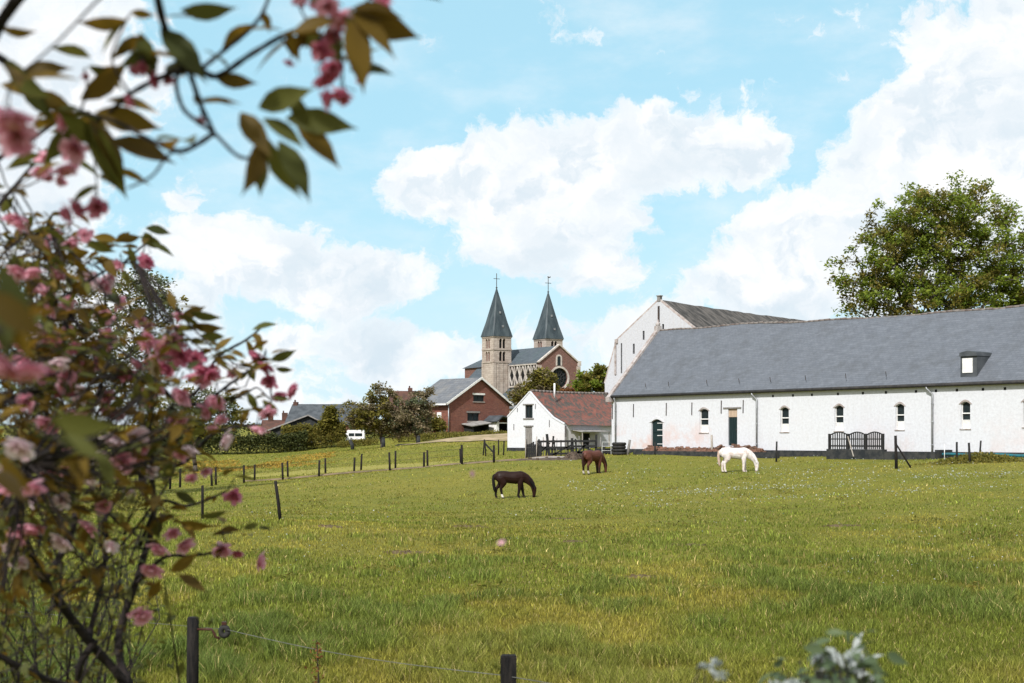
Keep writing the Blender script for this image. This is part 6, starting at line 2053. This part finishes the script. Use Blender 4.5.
# young shoots with leaves all over the crown
cand = 0
for i in range(1250):
    px = abs(gl_.normal(0, 105)) - 12; py = gl_.normal(405, 105)
    edge = 240 - (1.1 if py < 370 else .62) * abs(py - 370)
    if px > min(edge, 250) or py < 205 or py > 690: continue
    if py > 560: px = px * .9
    if px > 120 and py > 520: continue
    if px > 85 and py < 330 and gl_.random() < .8: continue
    if py > 480 and gl_.random() < .30: continue
    if px < 140 and 290 < py < 480 and gl_.random() < .42: continue
    if py < 330 and px > 60 + (330 - py) * .1 + 60 and gl_.random() < .75: continue
    d = gl_.uniform(3.0, 4.5)
    p = P(px, py, d)
    i_ = np.argmin(((SKP - np.array(p)) ** 2).sum(1)); L = np.linalg.norm(SKP[i_] - np.array(p))
    if L > .42: continue
    dr = twig_to(p, .0015)
    for q in range(int(gl_.integers(2, 5))):
        a = gl_.uniform(0, 6.28)
        dd = Vector((math.cos(a), math.sin(a), gl_.uniform(-.6, .5))) + dr * .8
        add_leaf(p + Vector((gl_.normal(0, .015), gl_.normal(0, .015), gl_.normal(0, .015))), dd, gl_.uniform(.030, .068))
# unseen crown leaves added over the viewer's head to shade the near branches
branch([(-60, 60, 2.0), (-160, -500, 1.5), (-200, -1000, 1.2), (100, -1300, 1.1)], .008, .004)
branch([(-160, -500, 1.5), (0, -700, 1.5), (200, -800, 1.5)], .006, .003)
for i in range(230):
    p = Vector((gl_.uniform(-1.9, -.35), gl_.uniform(.5, 1.5), gl_.uniform(3.75, 4.5)))
    a = gl_.uniform(0, 6.28)
    for q in range(3):
        add_leaf(p + Vector(gl_.normal(0, .03, 3)), (math.cos(a + q * 2), math.sin(a + q * 2), gl_.uniform(-.6, .3)), gl_.uniform(.06, .1))
# leaves straight on the limbs
for i in range(260):
    q, r_ = SK[int(gl_.integers(0, len(SK)))]
    if r_ > .012: continue
    pxq = 512 + q.x / q.y * F
    a = gl_.uniform(0, 6.28)
    if q.y < 2.2 and gl_.random() < .8: continue
    add_leaf(q + Vector((0, 0, .004)), (math.cos(a), math.sin(a), gl_.uniform(-.5, .5)), gl_.uniform(.035, .07))
v, f = scatter(*LEAFQ, np.array(leaf_p), np.array(leaf_r), np.array(leaf_s))
lo = mesh_arrays('foliage', v, f, [M['leaf_bronze'], M['leaf_green']], cherry, smooth=True)
pick = np.repeat((gl_.random(len(leaf_p)) < .45).astype(np.int32), len(LF))
lo.data.polygons.foreach_set('material_index', pick)
twm.build('twigs', M['twig'], cherry)

# falling petals
for (px, py, d, lab) in ((473, 478, 2.6, 'pale pink petal drifting above the grass behind the dark horse'), (496.5, 543.5, 2.3, 'pink petal drifting lower over the open meadow')):
    v, f = scatter(PV, PF, np.zeros((1, 3)), np.array([Matrix.Rotation(R(55), 3, 'X') @ Matrix.Rotation(px, 3, 'Z')]), np.array([.014]))
    o = mesh_arrays('petal', v, f, M['petal'], smooth=True)
    o.location = P(px, py, d)
    tag(o, lab, 'petal', 'petals drifting in the air')

# ------------------------------------------------------------------ small shrubs in the foreground


def shrub(label, px0, px1, ytop, d, n_st, seed, leafm, flowers=0, ls=.035, depth=.35, nl=14):
    g = np.random.default_rng(seed)
    xc = ((px0 + px1) / 2 - 512) / F * d
    b_ = Vector((xc, d, Hz(xc, d)))
    t = thing('shrub', label, 'shrub', b_)
    sm = MB(); pos, rot, fl = [], [], []
    for i in range(n_st):
        px = g.uniform(px0, px1); u_ = abs((px - (px0 + px1) / 2) / ((px1 - px0) / 2))
        tip = P(px, ytop + 50 * u_ ** 2 + g.uniform(0, 25), d + g.normal(0, depth * .5)) - b_
        r0 = Vector((tip.x * .35 + g.normal(0, .05 if d < 4 else .28), tip.y * .4, 0))
        pts = [r0 + Vector((0, 0, -.05)), r0.lerp(tip, .5) + Vector((g.normal(0, .03), g.normal(0, .03), .06)), tip]
        sm.tube([pts[0], pts[0].lerp(pts[1], .5) + Vector((g.normal(0, .06), g.normal(0, .05), .03)), pts[1], pts[1].lerp(pts[2], .5) + Vector((g.normal(0, .06), 0, .03)), pts[2]], [.006, .005, .004, .003, .0015], 5)
        for k in range(nl):
            s = g.uniform(.3, 1.02)
            p = (pts[0].lerp(pts[1], s * 2) if s < .5 else pts[1].lerp(pts[2], s * 2 - 1)) + Vector(g.normal(0, .05 if d > 4 else .022, 3))
            pos.append(p)
        if flowers and g.random() < flowers: fl.append(tip + Vector((0, 0, .01)))
    sm.build('stems', M['twig'], t)
    n = len(pos)
    v, f = scatter(*LEAFQ, np.array(pos), rand_rot(n, .8, g), ls * g.uniform(.6, 1.4, n))
    fo_ = mesh_arrays('foliage', v, f, leafm, t, smooth=True)
    if len(leafm) > 1: fo_.data.polygons.foreach_set('material_index', np.repeat((g.random(n) < .16).astype(np.int32), len(LF)))
    for c_ in fl:
        m_ = 26
        dd = g.normal(size=(m_, 3)); dd /= np.linalg.norm(dd, axis=1)[:, None]; dd[:, 2] = abs(dd[:, 2]) * .6
        v, f = scatter(PV, PF, dd * .010, rand_rot(m_, .9, g), .011 * g.uniform(.7, 1.2, m_))
        o = mesh_arrays('flower_head', v, f, M['petal_white'], t)
        o.location = c_
    return t


shrub('dark leafed shrub with white flower heads at the bottom of the view', 772, 888, 645, 2.7, 60, 61, [M['shrub_leaf'], M['petal_white']], .22, .040, .30, 40)
shrub('few thin sprigs with white flowers left of the white flowered shrub', 672, 750, 660, 2.6, 8, 62, [M['shrub_leaf']], .5, .024, .2, 7)
shrub('loose green brier with small leaves below the cherry', -60, 165, 525, 5.6, 46, 63, [M['leaf_green']], 0, .05, 1.6, 46)
b_ = ground(135, 52)
n = 2600
g = np.random.default_rng(64)
for (px, d, hh, lab, sd) in ((128, 64, 1.25, 'clump of tall yellowish grass and brush beside the fence behind the cherry', 65), (40, 60, 1.1, 'second clump of tall brush further along the fence behind the cherry', 66)):
    b_ = ground(px, d)
    g = np.random.default_rng(sd)
    n = 1900
    x = g.normal(0, .75, n); y = g.normal(0, .6, n); zz = g.uniform(0, 1, n) ** .7 * hh * np.exp(-(x / 1.3) ** 2)
    v, f = scatter(*LEAF4, np.stack([x, y, zz], 1), rand_rot(n, .9, g), .11 * g.uniform(.6, 1.4, n))
    o = mesh_arrays('brush', v, f, M['leaf_yellow']); o.location = b_
    tag(o, lab, 'brush', 'clumps of tall brush', kind='thing')
